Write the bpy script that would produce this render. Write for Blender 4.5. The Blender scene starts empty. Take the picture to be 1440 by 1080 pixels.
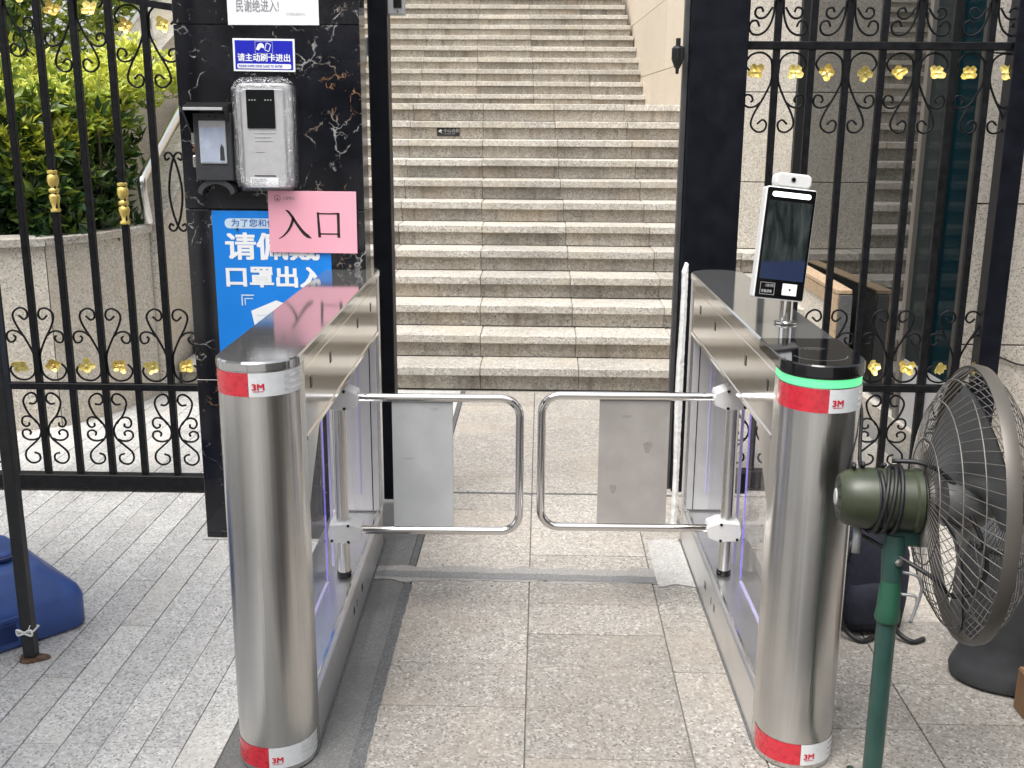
import bpy, bmesh, math, random
import numpy as np
from mathutils import Vector, Matrix
random.seed(7); rng = np.random.default_rng(7)
SC = bpy.context.scene
COL = SC.collection
R = math.radians

# ------------------------------------------------------------------ camera
cam_d = bpy.data.cameras.new('camera'); cam = bpy.data.objects.new('camera', cam_d); COL.objects.link(cam)
cam_d.sensor_width = 36; cam_d.lens = 1500 / 1440 * 36; cam_d.clip_end = 500; cam_d.clip_start = 0.05
PITCH, YAW, ROLL = R(14.0), R(1.5), R(0.35)
fw = Vector((-math.sin(YAW) * math.cos(PITCH), math.cos(YAW) * math.cos(PITCH), -math.sin(PITCH)))
rt = Vector((math.cos(YAW), math.sin(YAW), 0)); up = rt.cross(fw)
rt2 = rt * math.cos(ROLL) + up * math.sin(ROLL); up2 = up * math.cos(ROLL) - rt * math.sin(ROLL)
mw = Matrix((rt2, up2, -fw)).transposed().to_4x4(); mw.translation = (0, 0, 1.5)
cam.matrix_world = mw
SC.camera = cam

# ------------------------------------------------------------------ light
SUN_DIR = Vector((-0.22, -0.36, 0.90)).normalized()        # towards the sun
elev = math.asin(SUN_DIR.z); azim = math.atan2(SUN_DIR.x, SUN_DIR.y)
W = bpy.data.worlds.new('World'); SC.world = W; W.use_nodes = True
nt = W.node_tree; bg = nt.nodes['Background']
sky = nt.nodes.new('ShaderNodeTexSky'); sky.sky_type = 'NISHITA'; sky.sun_disc = False
sky.sun_elevation = elev; sky.sun_rotation = azim; sky.air_density = 1.2; sky.dust_density = 4.0; sky.ozone_density = 1.0
hs = nt.nodes.new('ShaderNodeHueSaturation'); hs.inputs['Saturation'].default_value = 0.22   # overcast: the blue is veiled
nt.links.new(sky.outputs[0], hs.inputs['Color']); nt.links.new(hs.outputs[0], bg.inputs['Color'])
bg.inputs['Strength'].default_value = 0.15
sun_d = bpy.data.lights.new('sun', 'SUN'); sun_d.energy = 1.6; sun_d.angle = R(30); sun_d.color = (1, 0.965, 0.91)
sun = bpy.data.objects.new('sun', sun_d); COL.objects.link(sun); sun.location = (0, 0, 30)
sun.rotation_euler = SUN_DIR.to_track_quat('Z', 'Y').to_euler()
SC.view_settings.view_transform = 'Standard'; SC.view_settings.look = 'None'
SC.view_settings.exposure = 1.0; SC.view_settings.gamma = 1.0; SC.view_settings.use_curve_mapping = False
SC.render.engine = 'CYCLES'
SC.cycles.adaptive_threshold = 0.02; SC.cycles.max_bounces = 6; SC.cycles.diffuse_bounces = 3; SC.cycles.glossy_bounces = 4; SC.cycles.transparent_max_bounces = 12

# ------------------------------------------------------------------ materials
MATS = {}
def newmat(name):
    m = bpy.data.materials.new(name); m.use_nodes = True
    MATS[name] = m
    return m, m.node_tree, m.node_tree.nodes['Principled BSDF']
def plain(name, col, rough=0.5, metal=0.0, emit=None, estr=1.0, spec=None, coat=0.0, trans=0.0, var=0.0, bump=0.0, bscale=60):
    m, t, b = newmat(name)
    b.inputs['Base Color'].default_value = (*col, 1); b.inputs['Roughness'].default_value = rough; b.inputs['Metallic'].default_value = metal
    if emit: b.inputs['Emission Color'].default_value = (*emit, 1); b.inputs['Emission Strength'].default_value = estr
    if spec is not None: b.inputs['Specular IOR Level'].default_value = spec
    if coat: b.inputs['Coat Weight'].default_value = coat
    if trans: b.inputs['Transmission Weight'].default_value = trans
    if var or bump:
        g = t.nodes.new('ShaderNodeNewGeometry')
        n = t.nodes.new('ShaderNodeTexNoise'); n.inputs['Scale'].default_value = bscale; n.inputs['Detail'].default_value = 6
        t.links.new(g.outputs['Position'], n.inputs['Vector'])
        if var:
            r = t.nodes.new('ShaderNodeValToRGB')
            r.color_ramp.elements[0].position = 0.3; r.color_ramp.elements[1].position = 0.7
            r.color_ramp.elements[0].color = (*[c * (1 - var) for c in col], 1); r.color_ramp.elements[1].color = (*[min(1, c * (1 + var)) for c in col], 1)
            t.links.new(n.outputs['Fac'], r.inputs['Fac']); t.links.new(r.outputs[0], b.inputs['Base Color'])
            mr = t.nodes.new('ShaderNodeMapRange'); mr.inputs['To Min'].default_value = max(0, rough - 0.1); mr.inputs['To Max'].default_value = min(1, rough + 0.12)
            t.links.new(n.outputs['Fac'], mr.inputs['Value']); t.links.new(mr.outputs[0], b.inputs['Roughness'])
        if bump:
            bp = t.nodes.new('ShaderNodeBump'); bp.inputs['Strength'].default_value = bump; bp.inputs['Distance'].default_value = 0.004
            t.links.new(n.outputs['Fac'], bp.inputs['Height']); t.links.new(bp.outputs[0], b.inputs['Normal'])
    return m

def mixcol(t, fac, a, b, mode='MIX'):
    n = t.nodes.new('ShaderNodeMix'); n.data_type = 'RGBA'; n.blend_type = mode
    for sock, v in ((n.inputs[0], fac), (n.inputs[6], a), (n.inputs[7], b)):
        if hasattr(v, 'is_output') or isinstance(v, bpy.types.NodeSocket): t.links.new(v, sock)
        elif isinstance(v, (int, float)): sock.default_value = v
        else: sock.default_value = (*v, 1)
    return n.outputs[2]
def ramp(t, src, p0, p1, c0=(0, 0, 0), c1=(1, 1, 1)):
    r = t.nodes.new('ShaderNodeValToRGB'); e = r.color_ramp.elements
    e[0].position = p0; e[1].position = p1; e[0].color = (*c0, 1); e[1].color = (*c1, 1)
    t.links.new(src, r.inputs['Fac']); return r.outputs[0]
def noise(t, vec, scale, detail=5, rough=0.6, dist=0.0):
    n = t.nodes.new('ShaderNodeTexNoise'); n.inputs['Scale'].default_value = scale; n.inputs['Detail'].default_value = detail
    n.inputs['Roughness'].default_value = rough; n.inputs['Distortion'].default_value = dist
    t.links.new(vec, n.inputs['Vector']); return n.outputs['Fac']
def granite(name, base, dark, light, tint=None, speck=260, rough=0.75, stain=0.25, stain_col=(0.1, 0.085, 0.065), vary=0.16, bump=0.25, streak=False):
    """speckled granite; grain, blotches, per-slab shade and stains"""
    m, t, b = newmat(name)
    g = t.nodes.new('ShaderNodeNewGeometry'); oi = t.nodes.new('ShaderNodeObjectInfo')
    add = t.nodes.new('ShaderNodeVectorMath'); add.operation = 'ADD'
    mul = t.nodes.new('ShaderNodeVectorMath'); mul.operation = 'SCALE'; mul.inputs['Scale'].default_value = 9.0
    cx = t.nodes.new('ShaderNodeCombineXYZ')
    for i in range(3): t.links.new(oi.outputs['Random'], cx.inputs[i])
    t.links.new(cx.outputs[0], mul.inputs[0]); t.links.new(g.outputs['Position'], add.inputs[0]); t.links.new(mul.outputs[0], add.inputs[1])
    P = add.outputs[0]
    v = t.nodes.new('ShaderNodeTexVoronoi'); v.inputs['Scale'].default_value = speck; t.links.new(P, v.inputs['Vector'])
    sp = t.nodes.new('ShaderNodeSeparateColor'); t.links.new(v.outputs['Color'], sp.inputs[0])
    n1 = noise(t, P, speck * 0.33, 3, 0.7)
    c = mixcol(t, ramp(t, sp.outputs[0], 0.70, 0.86), base, light)
    c = mixcol(t, ramp(t, sp.outputs[1], 0.74, 0.90), c, dark)
    c = mixcol(t, ramp(t, n1, 0.42, 0.70), c, tuple(0.72 * x for x in base))
    if tint: c = mixcol(t, ramp(t, noise(t, P, 2.2, 3, 0.5), 0.5, 0.74), c, mixcol(t, 0.45, c, tint))
    # stains in world space run across the joints
    n2 = noise(t, g.outputs['Position'], 3.1, 3, 0.62)
    c = mixcol(t, ramp(t, n2, 0.48, 0.80, (0, 0, 0), (stain, stain, stain)), c, stain_col)
    n3 = noise(t, P, 11, 3, 0.6)
    c = mixcol(t, ramp(t, n3, 0.55, 0.85, (0, 0, 0), (stain * .8, stain * .8, stain * .8)), c, stain_col)
    if streak:
        mp = t.nodes.new('ShaderNodeMapping'); mp.inputs['Scale'].default_value = (14, 14, 1.2); t.links.new(P, mp.inputs['Vector'])
        n4 = noise(t, mp.outputs[0], 1.0, 4, 0.6)
        c = mixcol(t, ramp(t, n4, 0.52, 0.72, (0, 0, 0), (.55, .55, .55)), c, (0.09, 0.07, 0.05))
    mr = t.nodes.new('ShaderNodeMapRange'); mr.inputs['To Min'].default_value = 1 - vary; mr.inputs['To Max'].default_value = 1 + vary
    t.links.new(oi.outputs['Random'], mr.inputs['Value'])
    hsv = t.nodes.new('ShaderNodeHueSaturation'); t.links.new(mr.outputs[0], hsv.inputs['Value']); t.links.new(c, hsv.inputs['Color'])
    t.links.new(hsv.outputs[0], b.inputs['Base Color'])
    b.inputs['Roughness'].default_value = rough
    bp = t.nodes.new('ShaderNodeBump'); bp.inputs['Strength'].default_value = bump; bp.inputs['Distance'].default_value = 0.002
    t.links.new(n1, bp.inputs['Height']); t.links.new(bp.outputs[0], b.inputs['Normal'])
    return m
granite('granite_plank', (.53, .525, .515), (.21, .21, .21), (.67, .665, .655), tint=(.57, .54, .48), speck=190, stain=.34, stain_col=(.17, .165, .16), vary=.08)
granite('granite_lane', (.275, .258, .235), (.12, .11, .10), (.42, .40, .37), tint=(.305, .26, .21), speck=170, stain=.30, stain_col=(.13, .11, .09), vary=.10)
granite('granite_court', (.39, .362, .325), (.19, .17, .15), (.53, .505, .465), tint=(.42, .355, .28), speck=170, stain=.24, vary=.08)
granite('granite_pale', (.52, .52, .50), (.28, .28, .28), (.66, .66, .65), speck=230, stain=.2, stain_col=(.22, .22, .21), vary=.06, rough=.5)
granite('granite_tread', (.48, .452, .405), (.235, .215, .185), (.61, .585, .54), tint=(.48, .405, .295), speck=115, stain=.30, vary=.12)
granite('granite_riser', (.45, .415, .36), (.21, .19, .16), (.58, .55, .49), tint=(.48, .37, .25), speck=115, stain=.55, stain_col=(.12, .10, .08), vary=.24, streak=True)
granite('granite_wall', (.61, .565, .49), (.25, .23, .20), (.72, .68, .61), tint=(.58, .50, .38), speck=170, stain=.12, vary=.05)
granite('granite_smooth', (.70, .60, .48), (.52, .44, .35), (.77, .68, .56), speck=300, stain=.08, vary=.05, rough=.45)
granite('granite_brown', (.46, .33, .21), (.28, .2, .13), (.55, .42, .29), speck=170, stain=.2, vary=.1)
granite('granite_right', (.53, .485, .42), (.21, .185, .16), (.58, .54, .47), speck=190, stain=.1, vary=.04)
granite('cement', (.155, .155, .153), (.11, .11, .11), (.21, .21, .205), speck=420, stain=.65, stain_col=(.09, .09, .09), vary=.05, rough=.9, bump=.4)
granite('cement_dark', (.105, .108, .11), (.07, .07, .07), (.16, .16, .16), speck=300, stain=.4, stain_col=(.05, .05, .05), vary=.05, rough=.9, bump=.5)
granite('cement_seam', (.20, .20, .20), (.14, .14, .14), (.26, .26, .26), speck=300, stain=.4, stain_col=(.09, .09, .09), vary=.05, rough=.9, bump=.5)
granite('cement_pale', (.29, .278, .262), (.2, .195, .19), (.36, .35, .34), speck=300, stain=.4, stain_col=(.2, .2, .2), vary=.05, rough=.9, bump=.5)
granite('cement_light', (.42, .41, .395), (.3, .295, .285), (.52, .51, .5), speck=260, stain=.35, stain_col=(.25, .245, .235), vary=.05, rough=.9, bump=.4)
granite('mortar', (.16, .155, .145), (.1, .1, .1), (.22, .22, .21), speck=300, rough=.95)
granite('asphalt', (.32, .315, .30), (.2, .2, .2), (.4, .4, .4), speck=120, rough=.9, stain=.3)

def marble_black():
    m, t, b = newmat('black_marble')
    g = t.nodes.new('ShaderNodeNewGeometry'); P = g.outputs['Position']
    c = mixcol(t, ramp(t, noise(t, P, 5, 4), .4, .7), (.006, .0065, .009), (.016, .017, .022))
    def veins(scale, width, lo, hi, dist, off):
        mp = t.nodes.new('ShaderNodeMapping'); mp.inputs['Location'].default_value = off; t.links.new(P, mp.inputs['Vector'])
        nn = t.nodes.new('ShaderNodeTexNoise'); nn.inputs['Scale'].default_value = scale * 1.3; nn.inputs['Detail'].default_value = 6; t.links.new(mp.outputs[0], nn.inputs['Vector'])
        sc = t.nodes.new('ShaderNodeVectorMath'); sc.operation = 'SCALE'; sc.inputs['Scale'].default_value = dist; t.links.new(nn.outputs['Color'], sc.inputs[0])
        ad = t.nodes.new('ShaderNodeVectorMath'); ad.operation = 'ADD'; t.links.new(mp.outputs[0], ad.inputs[0]); t.links.new(sc.outputs[0], ad.inputs[1])
        v = t.nodes.new('ShaderNodeTexVoronoi'); v.feature = 'DISTANCE_TO_EDGE'; v.inputs['Scale'].default_value = scale; t.links.new(ad.outputs[0], v.inputs['Vector'])
        line = ramp(t, v.outputs['Distance'], 0.0, width, (1, 1, 1), (0, 0, 0))
        mask = ramp(t, noise(t, mp.outputs[0], scale * 1.5, 5, .7), lo, hi)
        ml = t.nodes.new('ShaderNodeMath'); ml.operation = 'MULTIPLY'; t.links.new(line, ml.inputs[0]); t.links.new(mask, ml.inputs[1])
        return ml.outputs[0]
    vc = mixcol(t, ramp(t, noise(t, P, 6, 3), .48, .6), (.36, .36, .35), (.33, .17, .085))
    c = mixcol(t, veins(4.4, .017, .51, .60, .35, (3, 1, 7)), c, vc)
    c = mixcol(t, veins(9.5, .028, .545, .62, .22, (1, 5, 2)), c, vc)
    t.links.new(c, b.inputs['Base Color']); b.inputs['Roughness'].default_value = .09; b.inputs['Specular IOR Level'].default_value = .5
    return m
marble_black()

def steel(name, col=(.60, .585, .56), rough=.24, bmp=.05, streak_axis=None, dirt=.12, metal=1.0, aniso=0.0):
    m, t, b = newmat(name)
    g = t.nodes.new('ShaderNodeNewGeometry')
    b.inputs['Metallic'].default_value = metal
    if aniso:
        tg = t.nodes.new('ShaderNodeTangent'); tg.direction_type = 'RADIAL'; tg.axis = 'Z'
        t.links.new(tg.outputs[0], b.inputs['Tangent']); b.inputs['Anisotropic'].default_value = aniso; b.inputs['Anisotropic Rotation'].default_value = .25
    mp = t.nodes.new('ShaderNodeMapping'); mp.inputs['Scale'].default_value = streak_axis or (40, 40, 40)
    t.links.new(g.outputs['Position'], mp.inputs['Vector'])
    n = noise(t, mp.outputs[0], 1.0, 5, .65)
    n2 = noise(t, g.outputs['Position'], 7, 5, .6)
    c = mixcol(t, ramp(t, n2, .45, .8, (0, 0, 0), (dirt * 3, dirt * 3, dirt * 3)), col, tuple(x * .72 for x in col))
    t.links.new(c, b.inputs['Base Color'])
    mr = t.nodes.new('ShaderNodeMapRange'); mr.inputs['To Min'].default_value = rough * .75; mr.inputs['To Max'].default_value = rough * 1.3
    t.links.new(n, mr.inputs['Value']); t.links.new(mr.outputs[0], b.inputs['Roughness'])
    bp = t.nodes.new('ShaderNodeBump'); bp.inputs['Strength'].default_value = bmp; bp.inputs['Distance'].default_value = .001
    t.links.new(n, bp.inputs['Height']); t.links.new(bp.outputs[0], b.inputs['Normal'])
    return m
steel('steel_column', (.61, .60, .585), rough=.20, streak_axis=(150, 150, .4), bmp=.30, aniso=.98)
steel('steel_sheet', (.58, .565, .54), rough=.11, streak_axis=(2, 2, 200))
steel('steel_top', (.42, .425, .43), rough=.07, streak_axis=(2, 60, 2), dirt=.1, metal=.85)
steel('steel_tube', (.72, .70, .68), rough=.10, streak_axis=(30, 30, 30), dirt=.04)
steel('steel_base', (.76, .76, .765), rough=.34, streak_axis=(4, 4, 120))
steel('steel_rail', (.75, .75, .74), rough=.22, streak_axis=(30, 30, 30), dirt=.05)
plain('white_plastic', (.62, .62, .615), .42, var=.05, bscale=25)
plain('liner', (.60, .595, .60), .32, metal=.45, var=.05, bscale=12)
plain('panel_left', (.40, .415, .42), .38, var=.10, bscale=9)
plain('panel_right', (.33, .31, .295), .38, var=.14, bscale=9)
plain('smudge_left', (.345, .355, .36), .5, var=.1, bscale=60)
plain('smudge_right', (.26, .245, .23), .5, var=.1, bscale=60)
plain('black_iron', (.006, .0065, .008), .5, spec=.16, var=.5, bscale=40, bump=.2)
plain('black_post', (.005, .006, .010), .4, spec=.18, var=.35, bscale=14)
plain('dark_edge', (.055, .055, .057), .45, var=.2, bscale=20)
plain('gold', (.62, .47, .13), .38, metal=.55, var=.25, bscale=90)
plain('gold_bright', (.72, .60, .20), .42, metal=.35, var=.25, bscale=90)
plain('black_plastic', (.012, .012, .013), .35, var=.3, bscale=30)
plain('black_gloss', (.004, .004, .005), .06, spec=.55)
plain('screen_glass', (.006, .008, .009), .10, spec=.5)
plain('screen_pale', (.40, .45, .56), .25, var=.12, bscale=22)
plain('sensor_black', (.006, .006, .007), .2)
plain('red_tape', (.52, .018, .035), .28, coat=.4, var=.18, bscale=70)
plain('white_tape', (.66, .68, .70), .3, coat=.35, var=.06, bscale=60)
plain('silver_tape', (.86, .88, .90), .22, metal=.5, var=.08, bscale=60)
plain('red_ink', (.55, .012, .03), .5)
plain('green_led', (.10, .5, .22), .4, emit=(.10, .60, .24), estr=.62)
plain('purple_led', (.20, .16, .8), .4, emit=(.20, .13, 1.0), estr=.22)
plain('purple_soft', (.45, .42, .62), .3, emit=(.25, .19, .75), estr=.05)
plain('light_bar', (.9, .9, .8), .3, emit=(1.0, .98, .80), estr=1.1)
plain('paper_white', (.76, .77, .80), .6, var=.02, bscale=6)
plain('paper_pink', (.80, .375, .465), .42, var=.035, bscale=6)
plain('poster_blue', (.003, .205, .70), .38, var=.04, bscale=8)
plain('sign_blue', (.012, .018, .42), .3)
plain('print_white', (.80, .82, .84), .5)
plain('print_palegrey', (.55, .68, .80), .5)
plain('print_blue', (.02, .12, .42), .5)
plain('print_black', (.012, .010, .012), .5)
plain('print_grey', (.24, .24, .25), .6)
plain('ink_faint', (.45, .45, .46), .6)
plain('device_grey', (.33, .335, .345), .38, metal=.3, var=.06, bscale=50)
plain('device_lightgrey', (.43, .43, .44), .4, var=.06, bscale=40)
plain('blue_plastic', (.036, .085, .29), .42, var=.22, bscale=14, bump=.15)
plain('blue_plastic_dark', (.012, .03, .12), .4)
plain('rust', (.13, .075, .045), .85, var=.5, bscale=80, bump=.5)
plain('pole_grey', (.016, .017, .019), .45, var=.3, bscale=30)
plain('white_tie', (.78, .78, .77), .5)
plain('fan_green', (.030, .038, .020), .38, var=.22, bscale=22)
plain('fan_green_pole', (.022, .062, .052), .36, var=.12, bscale=22)
plain('fan_green_collar', (.018, .085, .05), .4)
plain('fan_wire', (.15, .14, .128), .42, metal=.45, var=.2, bscale=60)
plain('fan_rim', (.095, .085, .075), .42, metal=.3)
plain('fan_blade', (.11, .112, .115), .36, metal=.25)
plain('rubber_black', (.008, .008, .010), .5)
plain('navy_fabric', (.010, .012, .024), .85, var=.5, bscale=40, bump=.5)
plain('grey_plastic', (.032, .034, .038), .6, var=.18, bscale=25, bump=.2)
plain('cardboard', (.20, .11, .055), .8, var=.12, bscale=20)
plain('foam_white', (.72, .72, .71), .8, var=.12, bscale=40, bump=.8)
plain('mullion', (.20, .185, .17), .35, metal=.6)
plain('mullion_dark', (.012, .013, .014), .35)
plain('pane_dark', (.010, .012, .012), .02, spec=.75)
plain('pane_teal', (.002, .015, .021), .03, spec=.16)
plain('pane_side', (.022, .028, .028), .03, spec=.16)
for _m in ('pane_side', 'pane_teal'): MATS[_m].node_tree.nodes['Principled BSDF'].inputs['IOR'].default_value = 1.12
plain('canvas', (.55, .56, .58), .8, var=.06, bscale=3)
plain('facade', (.55, .50, .43), .8, var=.15, bscale=1.2)
plain('facade_glass', (.02, .025, .03), .1)
plain('facade_band', (.10, .085, .07), .7)
plain('soil', (.05, .038, .025), .95, var=.4, bscale=30)
def acrylic():
    m, t, b = newmat('acrylic')
    out = t.nodes['Material Output']
    tr = t.nodes.new('ShaderNodeBsdfTransparent'); tr.inputs[0].default_value = (.97, .97, .985, 1)
    gl = t.nodes.new('ShaderNodeBsdfGlossy'); gl.inputs['Roughness'].default_value = .05
    lw = t.nodes.new('ShaderNodeFresnel'); lw.inputs['IOR'].default_value = 1.2
    mx = t.nodes.new('ShaderNodeMixShader'); t.links.new(tr.outputs[0], mx.inputs[1]); t.links.new(gl.outputs[0], mx.inputs[2])
    g = t.nodes.new('ShaderNodeNewGeometry'); sb = t.nodes.new('ShaderNodeMath'); sb.operation = 'SUBTRACT'; sb.inputs[0].default_value = 1; t.links.new(g.outputs['Backfacing'], sb.inputs[1])
    ml = t.nodes.new('ShaderNodeMath'); ml.operation = 'MULTIPLY'; t.links.new(lw.outputs[0], ml.inputs[0]); t.links.new(sb.outputs[0], ml.inputs[1])   # one reflection per sheet
    t.links.new(ml.outputs[0], mx.inputs[0])
    t.links.new(mx.outputs[0], out.inputs['Surface'])
acrylic()
def wrap_film():
    m, t, b = newmat('film')
    out = t.nodes['Material Output']
    tr = t.nodes.new('ShaderNodeBsdfTransparent'); tr.inputs[0].default_value = (.94, .94, .95, 1)
    gl = t.nodes.new('ShaderNodeBsdfGlossy'); gl.inputs['Roughness'].default_value = .12; gl.inputs[0].default_value = (.9, .9, .9, 1)
    g = t.nodes.new('ShaderNodeNewGeometry')
    n = noise(t, g.outputs['Position'], 55, 4, .7, 1.5)
    bp = t.nodes.new('ShaderNodeBump'); bp.inputs['Strength'].default_value = 1.0; bp.inputs['Distance'].default_value = .012
    t.links.new(n, bp.inputs['Height']); t.links.new(bp.outputs[0], gl.inputs['Normal'])
    mx = t.nodes.new('ShaderNodeMixShader'); mx.inputs[0].default_value = .24
    t.links.new(tr.outputs[0], mx.inputs[1]); t.links.new(gl.outputs[0], mx.inputs[2]); t.links.new(mx.outputs[0], out.inputs['Surface'])
wrap_film()
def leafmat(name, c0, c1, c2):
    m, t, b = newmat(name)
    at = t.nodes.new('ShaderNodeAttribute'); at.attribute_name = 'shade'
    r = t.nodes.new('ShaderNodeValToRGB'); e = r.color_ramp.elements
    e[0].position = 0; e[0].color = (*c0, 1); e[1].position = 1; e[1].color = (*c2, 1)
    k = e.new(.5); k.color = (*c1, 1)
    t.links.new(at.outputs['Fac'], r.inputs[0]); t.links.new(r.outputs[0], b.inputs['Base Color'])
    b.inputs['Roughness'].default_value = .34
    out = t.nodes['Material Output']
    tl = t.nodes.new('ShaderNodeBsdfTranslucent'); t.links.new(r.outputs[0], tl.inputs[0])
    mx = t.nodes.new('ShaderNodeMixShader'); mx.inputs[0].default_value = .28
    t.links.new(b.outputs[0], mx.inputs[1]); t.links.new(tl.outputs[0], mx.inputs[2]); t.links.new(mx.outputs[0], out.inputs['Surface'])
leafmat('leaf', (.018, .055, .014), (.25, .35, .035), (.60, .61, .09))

def screen_reflection():
    m, t, b = newmat('screen_reflection')
    b.inputs['Base Color'].default_value = (.006, .008, .009, 1); b.inputs['Roughness'].default_value = .08
    tc = t.nodes.new('ShaderNodeTexCoord'); mp = t.nodes.new('ShaderNodeMapping'); mp.inputs['Scale'].default_value = (42, 1, 9); t.links.new(tc.outputs['Object'], mp.inputs['Vector'])
    c = ramp(t, noise(t, mp.outputs[0], 1.0, 4, .6, .5), .42, .72, (.004, .006, .006), (.055, .065, .06))  # reflected trees and sky, painted in as streaks of faint emission
    sx = t.nodes.new('ShaderNodeSeparateXYZ'); t.links.new(tc.outputs['Object'], sx.inputs[0])
    mr = t.nodes.new('ShaderNodeMapRange'); mr.inputs['From Min'].default_value = -.045; mr.inputs['From Max'].default_value = -.055; t.links.new(sx.outputs['Z'], mr.inputs['Value'])
    c = mixcol(t, mr.outputs[0], c, (.018, .028, .075))
    t.links.new(c, b.inputs['Emission Color']); b.inputs['Emission Strength'].default_value = .55
screen_reflection()
# ------------------------------------------------------------------ helpers
def I(x): return Matrix.Translation(x)
def link(name, me, mat, parent=None, org=(0, 0, 0)):
    o = bpy.data.objects.new(name, me); COL.objects.link(o); o.location = org
    if mat and not me.materials: me.materials.append(MATS[mat])
    if parent is not None:
        o.parent = parent
        o.matrix_parent_inverse = PM[parent.name].inverted()
    PM[o.name] = I(org)
    return o
PM = {}
def thing(name, label, cat, loc, group=None):
    o = bpy.data.objects.new(name, None); COL.objects.link(o); o.location = loc; o.empty_display_size = .1
    PM[o.name] = I(loc); o['label'] = label; o['category'] = cat
    if group: o['group'] = group
    return o
def tag(o, label, cat, group=None):
    o['label'] = label; o['category'] = cat
    if group: o['group'] = group
    return o
def mesh(name, V, F, mat, parent=None, smooth=False, M=None, angle=None):
    V = [Vector(v) for v in V]
    if M is not None: V = [M @ v for v in V]
    c = sum(V, Vector()) / len(V)
    me = bpy.data.meshes.new(name); me.from_pydata([tuple(v - c) for v in V], [], F)
    me.update()
    if smooth:
        me.polygons.foreach_set('use_smooth', [True] * len(me.polygons))
        if angle: me.set_sharp_from_angle(angle=R(angle))
    return link(name, me, mat, parent, c)
class G:                      # geometry collector
    def __init__(s): s.V = []; s.F = []
    def add(s, V, F):
        k = len(s.V); s.V += [tuple(v) for v in V]; s.F += [tuple(i + k for i in f) for f in F]; return s
    def build(s, name, mat, parent=None, smooth=False, M=None, angle=None): return mesh(name, s.V, s.F, mat, parent, smooth, M, angle)
def cbox(s, b):               # chamfered box centred on 0
    hx, hy, hz = (d / 2 for d in s); b = min(b, hx * .9, hy * .9, hz * .9)
    V = []; idx = {}
    for sx in (-1, 1):
        for sy in (-1, 1):
            for sz in (-1, 1):
                for a in range(3):
                    p = [sx * (hx - b), sy * (hy - b), sz * (hz - b)]; p[a] = (sx * hx, sy * hy, sz * hz)[a]
                    idx[sx, sy, sz, a] = len(V); V.append(tuple(p))
    F = []
    for a in range(3):
        u, w = (a + 1) % 3, (a + 2) % 3
        for s_ in (-1, 1):
            q = []
            for (x, y) in ((-1, -1), (1, -1), (1, 1), (-1, 1)):
                k = [0, 0, 0]; k[a] = s_; k[u] = x; k[w] = y; q.append(idx[(*k, a)])
            F.append(tuple(q if s_ > 0 else q[::-1]))
        for x in (-1, 1):
            for y in (-1, 1):
                k0 = [0, 0, 0]; k0[a] = -1; k0[u] = x; k0[w] = y; k1 = list(k0); k1[a] = 1
                q = [idx[(*k0, u)], idx[(*k1, u)], idx[(*k1, w)], idx[(*k0, w)]]
                F.append(tuple(q if x * y < 0 else q[::-1]))
    for sx in (-1, 1):
        for sy in (-1, 1):
            for sz in (-1, 1):
                q = [idx[sx, sy, sz, a] for a in range(3)]
                F.append(tuple(q if sx * sy * sz > 0 else q[::-1]))
    return V, F
CACHE = {}
def box(name, lo, hi, mat, parent=None, b=.003, rz=0.0, tilt=None):
    """chamfered box between two corners; alike boxes share their mesh"""
    s = tuple(round(h - l, 4) for l, h in zip(lo, hi)); c = [(h + l) / 2 for l, h in zip(lo, hi)]
    key = (s, mat, b)
    if key not in CACHE:
        me = bpy.data.meshes.new(name); V, F = cbox(s, b); me.from_pydata(V, [], F); me.update(); CACHE[key] = me
    o = link(name, CACHE[key], mat, parent, c)
    if rz: o.rotation_euler.z = rz
    if tilt: o.rotation_euler = tilt
    return o
def gbox(g, lo, hi, b=.002, M=None):
    s = [h - l for l, h in zip(lo, hi)]; c = Vector([(h + l) / 2 for l, h in zip(lo, hi)])
    V, F = cbox(s, b); V = [Vector(v) + c for v in V]
    if M is not None: V = [M @ v for v in V]
    g.add(V, F)
def catmull(P, n=5, closed=False):
    P = [Vector(p) for p in P]; out = []
    m = len(P)
    for i in range(m if closed else m - 1):
        p1, p2 = P[i], P[(i + 1) % m]
        p0 = P[i - 1] if (i > 0 or closed) else p1 * 2 - p2
        p3 = P[(i + 2) % m] if (i + 2 < m or closed) else p2 * 2 - p1
        for k in range(n):
            t = k / n
            out.append(0.5 * ((2 * p1) + (p2 - p0) * t + (2 * p0 - 5 * p1 + 4 * p2 - p3) * t * t + (3 * p1 - p0 - 3 * p2 + p3) * t ** 3))
    if not closed: out.append(P[-1])
    return out
def tube(P, r, n=8, closed=False, cap=True):
    P = [Vector(p) for p in P]; m = len(P); V = []; F = []
    rr = r if callable(r) else (lambda t: r)
    T = []
    for i in range(m):
        a = P[i - 1] if (i > 0 or closed) else P[i]; b = P[(i + 1) % m] if (i < m - 1 or closed) else P[i]
        T.append((b - a).normalized())
    ref = Vector((0, 0, 1)) if abs(T[0].z) < .9 else Vector((0, 1, 0))
    N = (ref - T[0] * ref.dot(T[0])).normalized()
    for i in range(m):
        N = (N - T[i] * N.dot(T[i])).normalized(); B = T[i].cross(N)
        q = rr(i / max(1, m - 1))
        for k in range(n):
            a = 2 * math.pi * (k + .5) / n
            V.append(P[i] + (N * math.cos(a) + B * math.sin(a)) * q)
    for i in range(m if closed else m - 1):
        j = (i + 1) % m
        for k in range(n): F.append((i * n + k, i * n + (k + 1) % n, j * n + (k + 1) % n, j * n + k))
    if cap and not closed: F.append(tuple(range(n))[::-1]); F.append(tuple((m - 1) * n + k for k in range(n)))
    return V, F
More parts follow.
